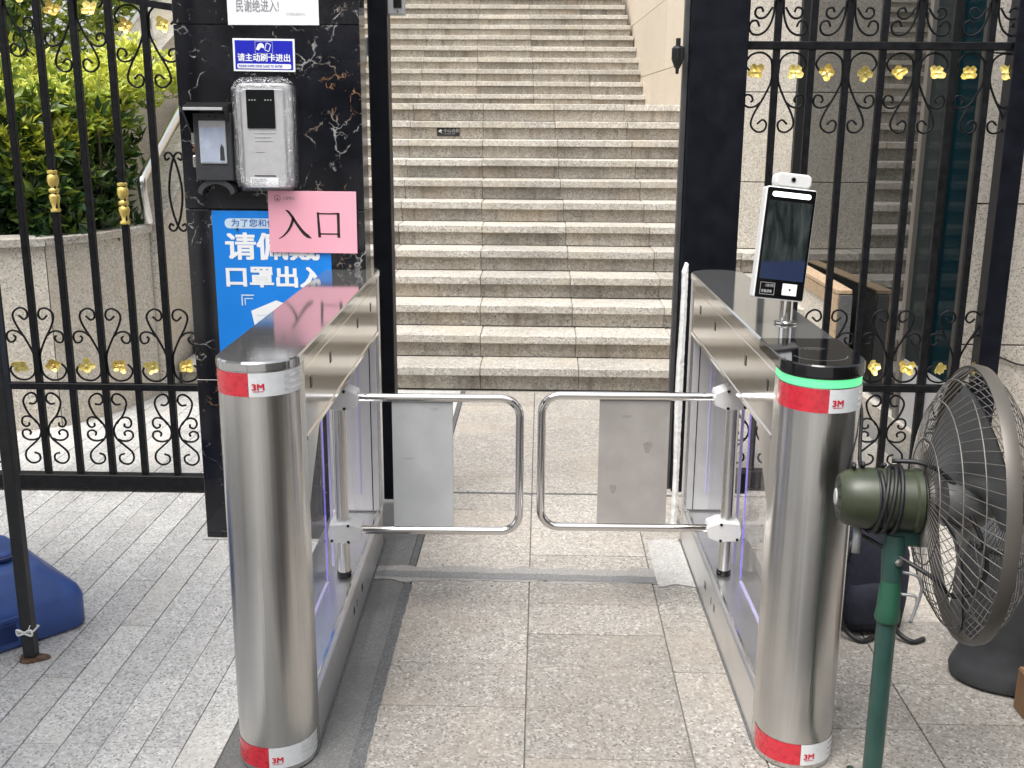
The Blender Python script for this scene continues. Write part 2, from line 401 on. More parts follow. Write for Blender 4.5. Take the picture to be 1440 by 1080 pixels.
def lathe(prof, n=24, M=None, a0=0.0, a1=2 * math.pi, sx=1.0, sy=1.0, caps=True):
    full = abs(a1 - a0 - 2 * math.pi) < 1e-6; V = []; F = []
    cols = n if full else n + 1
    for i in range(cols):
        a = a0 + (a1 - a0) * i / n
        for r, z in prof: V.append(Vector((r * math.cos(a) * sx, r * math.sin(a) * sy, z)))
    m = len(prof)
    for i in range(n):
        j = (i + 1) % cols
        for k in range(m - 1): F.append((i * m + k, j * m + k, j * m + k + 1, i * m + k + 1))
    if full and caps:
        if prof[0][0] > 1e-6: F.append(tuple(i * m for i in range(n))[::-1])
        if prof[-1][0] > 1e-6: F.append(tuple(i * m + m - 1 for i in range(n)))
    if M is not None: V = [M @ v for v in V]
    return V, F
def prism(poly, z0, z1, b=0.0):
    """extrude a plan polygon (counter-clockwise) up, optional bevelled top edge"""
    n = len(poly); V = [(x, y, z0) for x, y in poly]
    if b:
        V += [(x, y, z1 - b) for x, y in poly]
        c = Vector((sum(p[0] for p in poly) / n, sum(p[1] for p in poly) / n))
        ins = []
        for i in range(n):
            a = Vector(poly[i - 1]); q = Vector(poly[i]); d = Vector(poly[(i + 1) % n])
            e1 = (q - a).normalized(); e2 = (d - q).normalized(); nn = Vector((-(e1 + e2).y, (e1 + e2).x))
            nn = nn.normalized() if nn.length > 1e-6 else Vector((0, 0)); ins.append(q + nn * b)
        V += [(p.x, p.y, z1) for p in ins]; L = 3
    else: V += [(x, y, z1) for x, y in poly]; L = 2
    F = [tuple(range(n))[::-1], tuple((L - 1) * n + k for k in range(n))]
    for l in range(L - 1):
        for k in range(n): F.append((l * n + k, l * n + (k + 1) % n, (l + 1) * n + (k + 1) % n, (l + 1) * n + k))
    return V, F
TXT = {}
def text2d(body, size, bold=0.0, align='LEFT', sx=1.0):
    key = (body, size, bold, align, sx)
    if key not in TXT:
        cu = bpy.data.curves.new('t', 'FONT'); cu.body = body; cu.size = size; cu.align_x = align; cu.offset = bold; cu.resolution_u = 3
        o = bpy.data.objects.new('t', cu); COL.objects.link(o)
        bpy.context.view_layer.update()
        me = bpy.data.meshes.new_from_object(o.evaluated_get(bpy.context.evaluated_depsgraph_get()))
        TXT[key] = ([(v.co.x * sx, v.co.y) for v in me.vertices], [tuple(p.vertices) for p in me.polygons])
        bpy.data.objects.remove(o); bpy.data.curves.remove(cu); bpy.data.meshes.remove(me)
    return TXT[key]
def lettering(body, size, x, y, z, mat, parent, bold=0.0, align='LEFT', sx=1.0, name='lettering', M=None):
    """flat print on a face that looks towards -Y"""
    V, F = text2d(body, size, 0.0, align, sx)
    if not V: return None
    g = G()
    for k, (dx, dz) in enumerate(((0, 0), (-1, -.7), (1, .7), (-1, .7), (1, -.7), (1, 0), (-1, 0)) if bold else ((0, 0),)):
        g.add([(x + a + dx * bold, y - .00004 * k, z + c + dz * bold) for a, c in V], F)
    return g.build(name, mat, parent, M=M)
def quadprint(pts, y, mat, parent, name='print', M=None):
    return mesh(name, [(a, y, c) for a, c in pts], [tuple(range(len(pts)))], mat, parent, M=M)
def rrect(x0, z0, x1, z1, r, n=5):
    P = []
    for cx, cz, a in ((x1 - r, z0 + r, -90), (x1 - r, z1 - r, 0), (x0 + r, z1 - r, 90), (x0 + r, z0 + r, 180)):
        for k in range(n + 1): t = R(a + 90 * k / n); P.append((cx + r * math.cos(t), cz + r * math.sin(t)))
    return P
def plate(name, x0, z0, x1, z1, y0, y1, r, mat, parent, M=None, b=0.002):
    """rounded upright plate, front at y0 (towards the camera)"""
    P = rrect(x0, z0, x1, z1, r); n = len(P)
    c = ((x0 + x1) / 2, (z0 + z1) / 2)
    Pi = rrect(x0 + b, z0 + b, x1 - b, z1 - b, max(r - b, .0005))
    V = [(a, y1, d) for a, d in P] + [(a, y0 + b, d) for a, d in P] + [(a, y0, d) for a, d in Pi]
    F = [tuple(range(n))[::-1], tuple(range(2 * n, 3 * n))]
    for l in range(2):
        for k in range(n): F.append((l * n + k, l * n + (k + 1) % n, (l + 1) * n + (k + 1) % n, (l + 1) * n + k))
    return mesh(name, V, F, mat, parent, M=M)

# ================================================================== SETTING
# ---- ground sheet with paving pieces on it
S = 160
ground = mesh('ground', [(-S, -S, -.030), (S, -S, -.030), (S, S, -.030), (-S, S, -.030)], [(0, 1, 2, 3)], 'asphalt'); ground['kind'] = 'structure'
bed = mesh('pavement', *prism([(-3.6, -.2), (3.2, -.2), (3.2, 6.2), (-3.6, 6.2)], -.026, -.007), 'mortar'); bed['kind'] = 'structure'
TH = .006; J = .0035
def slab(name, x0, y0, x1, y1, mat, dz=0.0, J=.0035):
    box(name, (x0 + J / 2, y0 + J / 2, -.0065 - TH + dz), (x1 - J / 2, y1 - J / 2, dz + random.uniform(-.0008, .0006)), mat, bed, b=.0012)
# long planks left of the turnstile
starts = {0: 2.30, 1: 2.62, 2: 2.295, 3: 2.93, 4: 2.61}
for i in range(24):
    x1 = -.760 - .1003 * i; x0 = x1 - .1003
    y = [2.62, 2.30, 2.62, 2.30, 2.93][i % 5] - .63 * 3 + random.uniform(-.01, .01)
    jw = random.choice((.0014, .0018, .0022, .0030, .0034))
    while y < 6.0:
        ya, yb = y, y + .63; y = yb
        if yb < max(1.6, 1.2 * -x1 / 1.0) or ya > 5.8: continue
        slab('paving_plank', x0, ya, x1, min(yb, 5.85), 'granite_plank', 0.0, jw)
# cement bed around the left turnstile and the joint strips
slab('cement_strip', -.760, 1.0, -.440, 4.02, 'cement', -.001)
box('joint_strip', (-.4385, 1.0, -.012), (-.4185, 5.83, .0005), 'cement_dark', bed, b=.0005)
# wandering dark grime bead along the strip
V = []; F = []; n = 120
for k in range(n + 1):
    ya = 1.7 + 1.55 * k / n; w = .006 + .012 * max(0, 1 - k / 95) + .0015 * math.sin(k * .7) * math.sin(k * .23) + random.uniform(0, .0012)
    V += [(-.4405 - random.uniform(0, .002), ya, .0014), (-.4175 + w, ya, .0014)]
F = [(2 * k, 2 * k + 1, 2 * k + 3, 2 * k + 2) for k in range(n)]
mesh('grime_bead', V, F, 'cement_dark', bed)
# lane slabs
def lane(x0, x1, ys, mat='granite_lane', nm='paving_slab'):
    for a, c in zip(ys, ys[1:]): slab(nm, x0, a, x1, c, mat if c <= 3.4 else 'granite_court')  # far slabs paler: the brighter light there is put into their colour
lane(-.4165, -.024, [1.3, 1.9, 2.51, 2.74, 3.305])
lane(-.024, .385, [1.3, 1.68, 2.285, 2.925, 3.13, 3.30])
lane(.385, .56, [1.3, 2.05, 2.71, 3.07, 3.29])
lane(.56, .98, [1.3, 1.86, 2.44, 2.66, 3.26, 3.60, 4.15])
lane(.98, 1.41, [1.3, 1.95, 2.47, 2.67, 3.05, 3.50, 4.15])
lane(1.41, 1.84, [1.3, 1.9, 2.50, 2.68, 3.25, 4.15])
lane(1.84, 2.5, [1.3, 2.2, 3.2, 4.4])
lane(-.4165, -.024, [3.385, 3.96, 4.145]); lane(-.024, .385, [3.395, 3.52, 4.145]); lane(.385, .56, [3.40, 3.9, 4.145])
lane(-.4165, -.024, [4.165, 4.36, 4.93, 5.53, 5.84]); lane(-.024, .385, [4.165, 4.72, 5.29, 5.84])
for x0, x1, ys in ((.385, .79, [4.165, 4.45, 5.0, 5.55, 5.84]), (.79, 1.20, [4.165, 4.75, 5.3, 5.84]), (1.20, 1.62, [4.165, 4.5, 5.05, 5.6, 5.84])): lane(x0, x1, ys)
for x0, x1, ys in ((-.84, -.44, [4.03, 4.6, 5.2, 5.84]),): 
    for a, c in zip(ys, ys[1:]): slab('paving_slab', x0, a, x1, c, 'granite_pale')
# cement patch across the lane, dark gate channel
def ragged(name, x0, x1, yc, w, mat, z=.0015, amp=.012, n=150, slope=0.0):
    up_, lo_ = [], []; ph = [random.uniform(0, 6.28) for _ in range(8)]; fr_ = [random.uniform(6, 60) for _ in range(8)]
    for k in range(n + 1):
        x = x0 + (x1 - x0) * k / n; e = min(1.0, .55 + k / 6, .55 + (n - k) / 6)
        f1 = sum(math.sin(fr_[i] * x + ph[i]) for i in range(4)) * amp * .35 + random.uniform(-amp, amp) * .18
        f2 = sum(math.sin(fr_[i] * x + ph[i]) for i in range(4, 8)) * amp * .35 + random.uniform(-amp, amp) * .18
        up_.append((x, yc + slope * (x - x0) + e * w / 2 + f1)); lo_.append((x, yc + slope * (x - x0) - e * w / 2 + f2))
    V = [(x, y, z) for x, y in lo_] + [(x, y, z) for x, y in up_]
    F = [(k, k + 1, n + 2 + k, n + 1 + k) for k in range(n)]
    return mesh(name, V, F, mat, bed)
ragged('cement_patch', -.56, .53, 3.345, .115, 'cement_pale', .0012, .014)
ragged('cement_seam', -.545, .46, 3.338, .050, 'cement_seam', .0020, .0034, slope=-.02)
ragged('cement_patch', .40, .535, 3.47, .40, 'cement_light', .0028, .02)
box('gate_channel', (-.52, 4.146, -.012), (.56, 4.164, -.001), 'cement_dark', bed, b=.001)

# ---- stone staircase
ST = thing('stone_staircase', 'wide weathered beige granite staircase rising behind the turnstile lane', 'stairs', (-.3, 5.85, 0))
RI, GO, Y0 = .134, .26, 5.85
core = G()
def step_row(k, z, yf, depth, xa, xb, xj, sp, overhang=.028):
    """one step: riser slabs set back under projecting tread slabs"""
    xs = [xa]; x = xj
    while x > xa: x -= sp
    x += sp
    while x < xb - .06:
        if x > xa + .06: xs.append(x + random.uniform(-.006, .006))
        x += sp
    xs.append(xb)
    for a, c in zip(xs, xs[1:]):
        dy = random.uniform(-.003, .003); dz = random.uniform(-.0015, .0015)
        box('tread_slab', (a + .0012, yf - overhang + dy, z - .048 + dz), (c - .0012, yf + depth + dy, z + dz), 'granite_tread', ST, b=.004)
    for a, c in zip(xs, xs[1:]):
        sh = random.uniform(-.05, .05) if a > xa + .3 else 0
        box('riser_slab', (a + .001, yf + .012 + random.uniform(-.002, .002), z - RI + .001), (c - .001, yf + .035, z - .0495), 'granite_riser', ST, b=.002)
for k in range(1, 13):
    yf = Y0 + (k - 1) * GO; z = k * RI
    xa = -2.045; xb = 1.66 if k <= 5 else 1.16
    step_row(k, z, yf + .02, GO + .0, xa, xb, -.335 - .012 * (k - 1), .557)
    gbox(core, (xa, yf + .05, -.02), (xb, yf + .6, z - .045), .001)
ZL = 12 * RI; YU = Y0 + 11 * GO + 2.95
for a in np.arange(-3.0, 1.1, .6):
    for yy in np.arange(Y0 + 11 * GO + .31, YU - .05, .56):
        box('landing_slab', (a, yy, ZL - .04), (min(a + .597, 1.14), min(yy + .557, YU + .02), ZL - .001), 'granite_tread', ST, b=.002)
for k in range(1, 12):
    yf = YU + (k - 1) * .25; z = ZL + k * .136
    xb = 1.15 - .0185 * k
    step_row(k, z, yf + .02, .25, -3.05, xb, -.69 - .01 * k, .61)
    gbox(core, (-3.05, yf + .05, 1.2), (xb, yf + .55, z - .045), .001)
gbox(core, (-3.05, Y0 + 11 * GO + .4, 0), (1.12, YU + .3, ZL - .045), .001)
core.build('stair_core', 'mortar', ST)
sg = thing('step_warning_sign', 'tiny black mind-your-step plate on a riser high on the lower stair flight', 'sign', (-.73, 8.46, 1.375))
ys = Y0 + 10 * GO + .02 + .004
plate('plate', -.815, 1.362, -.64, 1.428, ys, ys + .006, .002, 'print_black', sg, b=.001)
lettering('小心台阶', .032, -.765, ys - .001, 1.392, 'ink_faint', sg, bold=.0006)
lettering('CAUTION STEP', .013, -.765, ys - .001, 1.374, 'ink_faint', sg, name='small_lettering')
quadprint([(-.805, 1.395), (-.79, 1.415), (-.772, 1.402), (-.785, 1.397), (-.772, 1.376), (-.785, 1.388)], ys - .001, 'print_white', sg, 'pictogram')

# ---- walls round the stairs
def panel_wall(name, label, cat, rects, mat, axis_box, coremat='mortar'):
    pass
uw = thing('stair_side_wall', 'tall smooth beige stone wall along the right side of the upper flight', 'wall', (1.2, 9, 1.6))
def xw(y): return 1.185 - .0235 * (y - 7.2)      # the wall closes in slightly
gg = G(); gg.add([(xw(7.2) + .03, 7.2, 0), (xw(7.2) + .25, 7.2, 0), (xw(16) + .25, 16, 0), (xw(16) + .03, 16, 0), (xw(7.2) + .03, 7.2, 6.5), (xw(7.2) + .25, 7.2, 6.5), (xw(16) + .25, 16, 6.5), (xw(16) + .03, 16, 6.5)],
    [(0, 3, 2, 1), (4, 5, 6, 7), (0, 1, 5, 4), (1, 2, 6, 5), (2, 3, 7, 6), (3, 0, 4, 7)]); gg.build('wall_core', 'mortar', uw)
yj = [7.2, 8.2, 9.2, 10.2, 11.2, 12.2, 13.2, 14.2, 15.2, 16]; zj = [0.7, 1.32, 1.94, 2.56, 3.18, 3.8, 4.42, 5.04, 5.66, 6.3]
for a, c in zip(yj, yj[1:]):
    for d, e in zip(zj, zj[1:]):
        d2, e2, a2, c2 = d + .003, e - .003, a + .002, c - .002
        V = [(xw(a2), a2, d2), (xw(c2), c2, d2), (xw(c2), c2, e2), (xw(a2), a2, e2)]; V += [(x + .028, y, z) for x, y, z in V]
        mesh('wall_panel', V, [(0, 3, 2, 1), (4, 5, 6, 7), (0, 1, 5, 4), (1, 2, 6, 5), (2, 3, 7, 6), (3, 0, 4, 7)], 'granite_smooth', uw)
# pier beside it, facing the camera
pr = thing('granite_pier', 'pale speckled granite pier standing on the stairs behind the right fence', 'pier', (1.4, 7.3, .67))
box('pier_core', (1.19, 7.125, .55), (1.60, 7.6, 4.2), 'mortar', pr)
zz = [.672, 1.105, 1.67, 2.235, 2.80, 3.365, 3.93]
for d, e in zip(zz, zz[1:]): box('wall_panel', (1.188, 7.10, d + .003), (1.615, 7.124, e - .003), 'granite_wall', pr, b=.002)
for d, e in zip(zz, zz[1:]): box('side_panel', (1.602, 7.127, d + .003), (1.62, 7.6, e - .003), 'granite_wall', pr, b=.002)
# low parapet between stairs and glass
pp = thing('stair_parapet', 'low pale granite parapet with brown stone edging beside the glass wall', 'parapet', (1.6, 6.3, 0))
box('parapet_body', (1.585, 5.66, 0), (1.65, 6.86, .60), 'granite_wall', pp, b=.003)
box('coping', (1.570, 5.65, .602), (1.655, 6.86, .628), 'granite_brown', pp, b=.004)
box('edging', (1.572, 5.645, 0), (1.584, 5.745, .600), 'granite_brown', pp, b=.002)
box('edging', (1.572, 5.7465, .53), (1.584, 6.86, .599), 'granite_brown', pp, b=.002)
box('end_panel', (1.586, 5.63, 0), (1.652, 5.6445, .600), 'cement_dark', pp, b=.002)
# glass facade: slightly splayed
gf = thing('glass_facade', 'dark reflective glass facade in metal mullions behind the right fence', 'glass wall', (1.7, 5.7, 0))
def gx(y): return 1.665 + (7.1 - y) / 2.65 * .095
def strip_panel(name, ya, yb, z0, z1, mat, th=.012, off=0.0):
    V = [(gx(ya) + off, ya, z0), (gx(yb) + off, yb, z0), (gx(yb) + off, yb, z1), (gx(ya) + off, ya, z1)]; V += [(x + th, y, z) for x, y, z in V]
    return mesh(name, V, [(0, 1, 2, 3), (4, 7, 6, 5), (0, 4, 5, 1), (1, 5, 6, 2), (2, 6, 7, 3), (3, 7, 4, 0)], mat, gf)
for ya, yb, mt in ((5.06, 7.06, 'pane_dark'), (4.76, 5.01, 'pane_side'), (4.49, 4.72, 'pane_teal')):
    strip_panel('glass_pane', ya, yb, .16 if yb > 5.1 else .40, 4.2, mt)
box('mullion', (1.616, 7.066, .1), (1.76, 7.16, 4.2), 'mullion_dark', gf)
strip_panel('mullion', 5.012, 5.055, .1, 4.2, 'mullion', .05, -.02)
strip_panel('mullion', 4.722, 4.757, .1, 4.2, 'mullion_dark', .05, -.015)
strip_panel('mullion', 4.452, 4.487, .1, 4.2, 'mullion_dark', .05, -.015)
strip_panel('sill', 4.46, 7.05, -.01, .098, 'granite_right', .06, -.03)
strip_panel('kick_panel', 4.49, 5.01, .10, .398, 'device_lightgrey', .02, -.004)
# right granite wall facing the camera
rw = thing('granite_boundary_wall', 'speckled beige granite boundary wall at the right edge behind the fan', 'wall', (2.5, 4.5, 0))
box('wall_core', (1.80, 4.475, -.02), (4.2, 4.9, 4.2), 'mortar', rw)
zz = [0.0, .585, 1.172, 1.76, 2.35, 2.94, 3.53, 4.12]
for j, (x0, x1) in enumerate(((1.768, 2.45), (2.45, 3.3), (3.3, 4.2))):
    for d, e in zip(zz, zz[1:]): box('wall_panel', (x0 + .002, 4.45, d + .003), (x1 - .002, 4.473, e - .003), 'granite_right', rw, b=.002)
# ---- planter on the left
pl = thing('stone_planter', 'curved granite planter wall with pale coping behind the left fence', 'planter', (-2.4, 5.2, 0))
path = [(-5.2, 4.55), (-4.4, 4.60), (-3.7, 4.68), (-3.1, 4.78), (-2.62, 4.90), (-2.36, 5.02), (-2.22, 5.22), (-2.14, 5.48), (-2.105, 5.70)]
def offs(p, d):
    out = []
    for i in range(len(p)):
        a = Vector(p[max(0, i - 1)]); b = Vector(p[min(len(p) - 1, i + 1)]); t = (b - a).normalized(); n = Vector((-t.y, t.x)); out.append(Vector(p[i]) + n * d)
    return out
def wall_piece(name, p0, p1, q1, q0, z0, z1, mat, gap=.0025):
    p0, p1, q0, q1 = map(Vector, (p0, p1, q0, q1)); e = (p1 - p0).normalized() * gap
    return mesh(name, *prism([tuple(p0 + e), tuple(p1 - e), tuple(q1 - e), tuple(q0 + e)], z0, z1, b=.003), mat, pl)
inn = offs(path, .09); capo = offs(path, -.022); capi = offs(path, .20)
for i in range(len(path) - 1):
    wall_piece('wall_panel', path[i], path[i + 1], inn[i + 1], inn[i], 0, .895, 'granite_wall')
    wall_piece('coping', capo[i], capo[i + 1], capi[i + 1], capi[i], .897, .935, 'granite_tread')
# sloping cheek along the stairs
def cheek(root, x0, x1, ya, yb, za, sl, zb, n, mat, cmat, drop):
    for i in range(n):
        a = ya + (yb - ya) * i / n + .002; c = ya + (yb - ya) * (i + 1) / n - .002
        t0 = za + sl * (a - ya); t1 = za + sl * (c - ya)
        V = [(x0, a, zb), (x1, a, zb), (x1, c, zb), (x0, c, zb), (x0, a, t0), (x1, a, t0), (x1, c, t1), (x0, c, t1)]
        F = [(0, 3, 2, 1), (4, 5, 6, 7), (0, 1, 5, 4), (1, 2, 6, 5), (2, 3, 7, 6), (3, 0, 4, 7)]
        mesh('cheek_panel', V, F, mat, root)
        e = .018
        V = [(x0 - e, a, t0 + .002), (x1 + e, a, t0 + .002), (x1 + e, c, t1 + .002), (x0 - e, c, t1 + .002), (x0 - e, a, t0 + .036), (x1 + e, a, t0 + .036), (x1 + e, c, t1 + .036), (x0 - e, c, t1 + .036)]
        mesh('coping', V, F, cmat, root)
cheek(pl, -2.22, -2.062, 5.71, 9.2, .90, .515, 0, 5, 'granite_wall', 'granite_tread', 0)
mesh('soil_bed', *prism([(-5.2, 4.75), (-2.6, 5.05), (-2.3, 5.5), (-2.23, 9.4), (-5.2, 9.4)], .5, .84), 'soil', pl)
uc = thing('upper_stair_cheek', 'pale sloping granite cheek wall of the upper flight behind the hedge', 'wall', (-3.3, 9, 1.5))
cheek(uc, -3.55, -3.08, 7.45, 13.0, 1.42, .40, .6, 6, 'granite_wall', 'granite_tread', 0)
# handrails
def handrail(label, x, pts, posts, r=.025):
    h = thing('handrail', label, 'handrail', (x, pts[0][0], pts[0][1]), 'steel stair handrails')
    P = catmull([(x, a, c) for a, c in pts], 6)
    mesh('rail_tube', *tube(P, r, 12), 'steel_rail', h, smooth=True)
    for (a, z0, z1) in posts:
        pst = mesh('post', *tube([(x, a, z0), (x, a, z1)], r * .8, 10), 'steel_rail', h, smooth=True)
        V, F = lathe([(0, 0), (.045, 0), (.045, .008), (.02, .012), (0, .012)], 14, I((x, a, z0))); mesh('flange', V, F, 'steel_rail', pst)
handrail('stainless handrail with a bent foot on the planter edge beside the black pillar', -2.085, [(5.66, .945), (5.62, 1.06), (5.60, 1.155), (5.63, 1.19), (5.75, 1.255), (6.2, 1.487), (7.2, 2.0), (9.0, 2.93)], [(7.3, 1.75, 2.04)])
handrail('higher stainless handrail slanting up through the hedge behind the fence', -3.2, [(7.3, 1.56), (7.72, 1.69), (8.1, 1.90), (8.9, 2.34), (10.5, 3.2), (12.5, 4.3)], [(9.05, 2.09, 2.42)])
# ---- hedges: rosettes of leaves
def leaf_cloud(pts, shade, size, upness, nl=6):
    """many folded leaves; returns verts, faces, per-vertex shade"""
    V = []; F = []; Sh = []
    for (p, sh, sz, u) in zip(pts, shade, size, upness):
        ax = Vector((random.gauss(0, .35), random.gauss(-.15, .35), u)).normalized()
        s = ax.orthogonal().normalized(); w = ax.cross(s); a0 = random.random() * 6.28
        for k in range(nl):
            a = a0 + k * 6.28 / nl + random.uniform(-.25, .25); out = s * math.cos(a) + w * math.sin(a)
            el = random.uniform(.35, 1.05)
            d = (out * math.cos(el) + ax * math.sin(el)).normalized(); side = d.cross(ax)
            if side.length < 1e-3: continue
            side.normalize(); nrm = side.cross(d); L = sz * random.uniform(.75, 1.2); wd = L * random.uniform(.17, .23)
            b = len(V); c = Vector(p) + d * sz * .12
            V += [c, c + d * L * .45 + side * wd + nrm * wd * .35, c + d * L - nrm * L * .10, c + d * L * .45 - side * wd + nrm * wd * .35, c + d * L * .5]
            F += [(b, b + 1, b + 4), (b + 1, b + 2, b + 4), (b + 2, b + 3, b + 4), (b + 3, b, b + 4)]
            v = min(1, max(0, sh + random.gauss(0, .10))); Sh += [v * .8, v, min(1, v * 1.1), v, v]
    return V, F, Sh
def build_hedge(label, x0, x1, y0, y1, zb, top, n, root_pts, seed, front=None, extra=()):
    random.seed(seed)
    h = thing('hedge', label, 'hedge', ((x0 + x1) / 2, (y0 + y1) / 2, zb), 'planted hedges')
    pts = []; shade = []; size = []; ups = []
    for _ in range(n):
        x = random.uniform(x0, x1); y = y0 + (y1 - y0) * random.random() ** 1.5
        zt = top(x, y) + .07 * math.sin(7.3 * x + 3 * y) + .05 * math.sin(15 * x - 9 * y) + random.gauss(0, .035)
        q = random.random()
        if front is not None:
            yfr = front(x); y = yfr + (y1 - yfr) * random.random() ** 1.5
            zt = top(x, y) + .06 * math.sin(7.3 * x + 3 * y) + .04 * math.sin(15 * x - 9 * y) + random.gauss(0, .035)
        else: yfr = y0
        if q < .60: z = zt - abs(random.gauss(0, .06)); dep = zt - z
        else:
            z = zb + (zt - zb) * random.random(); dep = zt - z
            if y > yfr + .35: y = yfr + .35 * random.random()
        y += .10 * math.sin(11 * x + 5 * z)
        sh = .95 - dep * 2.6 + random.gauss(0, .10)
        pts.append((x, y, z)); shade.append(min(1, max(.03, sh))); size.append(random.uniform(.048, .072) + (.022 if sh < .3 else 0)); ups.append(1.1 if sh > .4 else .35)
    for f in extra:
        p, sh = f(); pts.append(p); shade.append(sh); size.append(random.uniform(.055, .085)); ups.append(1.0)
    V, F, Sh = leaf_cloud(pts, shade, size, ups, 6)
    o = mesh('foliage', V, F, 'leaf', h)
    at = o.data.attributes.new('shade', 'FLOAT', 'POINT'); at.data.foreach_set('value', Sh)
    for i in range(root_pts):
        x = random.uniform(x0 + .05, x1 - .05); y = random.uniform(y0 + .1, min(y1, y0 + .6)); zt = top(x, y) - .1
        P = [(x, y, zb - .05), (x + random.uniform(-.05, .05), y, zb + (zt - zb) * .5), (x + random.uniform(-.12, .12), y + random.uniform(-.08, .08), zt)]
        mesh('stem', *tube(catmull(P, 3), lambda t: .011 - .006 * t, 5), 'soil', h)
pxs = [p[0] for p in path]; pys = [p[1] for p in path]
build_hedge('dense yellow-green hedge in front, overhanging the granite planter coping', -3.8, -2.17, 5.12, 7.4, .90, lambda x, y: 1.48 + .19 * (y - 5.2), 5200, 16, 3, front=lambda x: float(np.interp(x, pxs, pys)) + .17)
def side_leaf():
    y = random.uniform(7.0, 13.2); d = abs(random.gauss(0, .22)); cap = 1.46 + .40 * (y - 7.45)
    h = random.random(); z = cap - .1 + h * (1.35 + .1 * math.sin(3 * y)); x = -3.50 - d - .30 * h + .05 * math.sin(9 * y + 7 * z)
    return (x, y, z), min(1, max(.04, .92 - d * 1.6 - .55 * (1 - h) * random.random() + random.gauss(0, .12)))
build_hedge('taller yellow-green hedge climbing behind the upper steel handrail', -6.0, -3.24, 6.9, 10.0, 1.2, lambda x, y: 2.40 + .45 * (y - 7.0), 4200, 10, 5, extra=[side_leaf] * 4600)
build_hedge('small dark shrub between the cheek wall and the black pillar', -3.0, -2.25, 10.2, 11.2, 1.5, lambda x, y: 3.3, 500, 5, 9)
random.seed(21)

# ================================================================== PILLAR, POSTS, FENCES
mp_ = thing('marble_pillar', 'square pillar clad in glossy black marble with white and rust veins', 'pillar', (-.9, 3.68, 0))
box('pillar_core', (-1.185, 3.642, 0), (-.617, 3.735, 3.0), 'granite_pale', mp_)
zz = [.004, .601, 1.194, 1.79, 2.39, 2.98]
for d, e in zip(zz, zz[1:]):
    box('marble_panel', (-1.206, 3.62, d + .0012), (-.597, 3.641, e - .0012), 'black_marble', mp_, b=.0018)
    for xa, xb in ((-.616, -.5975), (-1.2055, -1.186)):
        box('marble_panel', (xa, 3.6425, d + .0012), (xb, 3.735, e - .0012), 'black_marble', mp_, b=.0018)
box('plinth_bead', (-1.222, 3.606, -.002), (-.585, 3.619, .006), 'granite_pale', mp_, b=.001)
# gate posts
lp = thing('gate_post', 'slim black steel gate post beside the marble pillar', 'post', (-.6, 4.1, 0), 'black gate posts')
box('post_tube', (-.640, 4.06, 0), (-.568, 4.15, 3.0), 'black_post', lp, b=.004)
box('hinge_block', (-.663, 4.075, 1.72), (-.6405, 4.11, 1.785), 'device_grey', lp, b=.004)
mesh('hinge_pin', *lathe([(0, 0), (.003, .0), (.008, .03), (.009, .055), (0, .06)], 10, I((-.655, 4.065, 1.665))), 'device_grey', lp, smooth=True)
box('floor_stop', (-.664, 4.075, .26), (-.6405, 4.10, .33), 'black_plastic', lp, b=.003)
rp = thing('gate_post', 'broad black steel gate post behind the right turnstile', 'post', (.65, 4.25, 0), 'black gate posts')
box('post_tube', (.552, 4.20, 0), (.768, 4.40, 3.0), 'black_post', rp, b=.004)
box('frame_strip', (.531, 4.235, 0), (.551, 4.275, 3.0), 'dark_edge', rp, b=.003)
box('post_foot', (.70, 4.19, 0), (.86, 4.199, .09), 'black_post', rp, b=.002)
lat = thing('gate_latch', 'small black barrel latch on the edge of the broad gate post', 'latch', (.51, 4.2, 1.68))
mesh('barrel', *lathe([(0, 0), (.006, 0), (.007, .018), (.012, .024), (.019, .042), (.023, .052), (.023, .092), (.016, .100), (.009, .102), (.009, .128), (0, .13)], 16, I((.505, 4.2, 1.665))), 'black_plastic', lat, smooth=True, angle=40)
box('bracket', (.522, 4.19, 1.715), (.531, 4.225, 1.765), 'black_plastic', lat, b=.002)
pd = thing('wall_reader', 'small white-framed reader box at the top of the slim gate post', 'reader', (-.53, 4.08, 1.86))
box('housing', (-.5675, 4.07, 1.863), (-.508, 4.13, 2.06), 'device_lightgrey', pd, b=.003)
box('window', (-.545, 4.066, 1.885), (-.515, 4.0695, 2.05), 'screen_glass', pd, b=.001)
mesh('keyhole', *lathe([(0, 0), (.003, 0), (.003, .002), (0, .002)], 10, I((-.53, 4.0685, 1.873)) @ Matrix.Rotation(R(90), 4, 'X')), 'print_black', pd)

HEART = [(57, 271), (38, 255), (22, 268), (28, 293), (52, 301), (76, 285), (81, 261), (67, 223), (38, 171), (14, 114), (13, 66), (20, 30), (52, 8), (90, 14), (111, 38), (111, 57), (95, 76)]
HCURL = [(50, 190), (67, 204), (90, 209), (109, 200), (114, 181), (105, 163), (86, 166), (79, 182), (87, 190)]
SS = [(52, -57), (33, -59), (19, -43), (24, -21), (43, -14), (67, -29), (76, -57), (57, -105), (28, -138), (16, -171), (26, -204), (57, -233), (85, -261), (88, -290), (71, -309), (48, -309), (31, -295), (33, -274), (52, -266)]
SC1 = [(30, -140), (45, -120), (66, -112), (85, -119), (90, -140), (78, -155), (62, -150), (62, -138)]
SC2 = [(30, -205), (50, -212), (75, -210), (92, -195), (90, -175), (72, -168), (58, -178), (62, -190)]
def scroll(name, pts, bx, z0, sgn, y, parent, flip=1, r=.0043, sc=1.0):
    P = catmull([(bx + sgn * a * .001 * sc, y, z0 + flip * c * .001 * sc) for a, c in pts], 4)
    return mesh(name, *tube(P, r, 6), 'black_iron', parent, smooth=True)
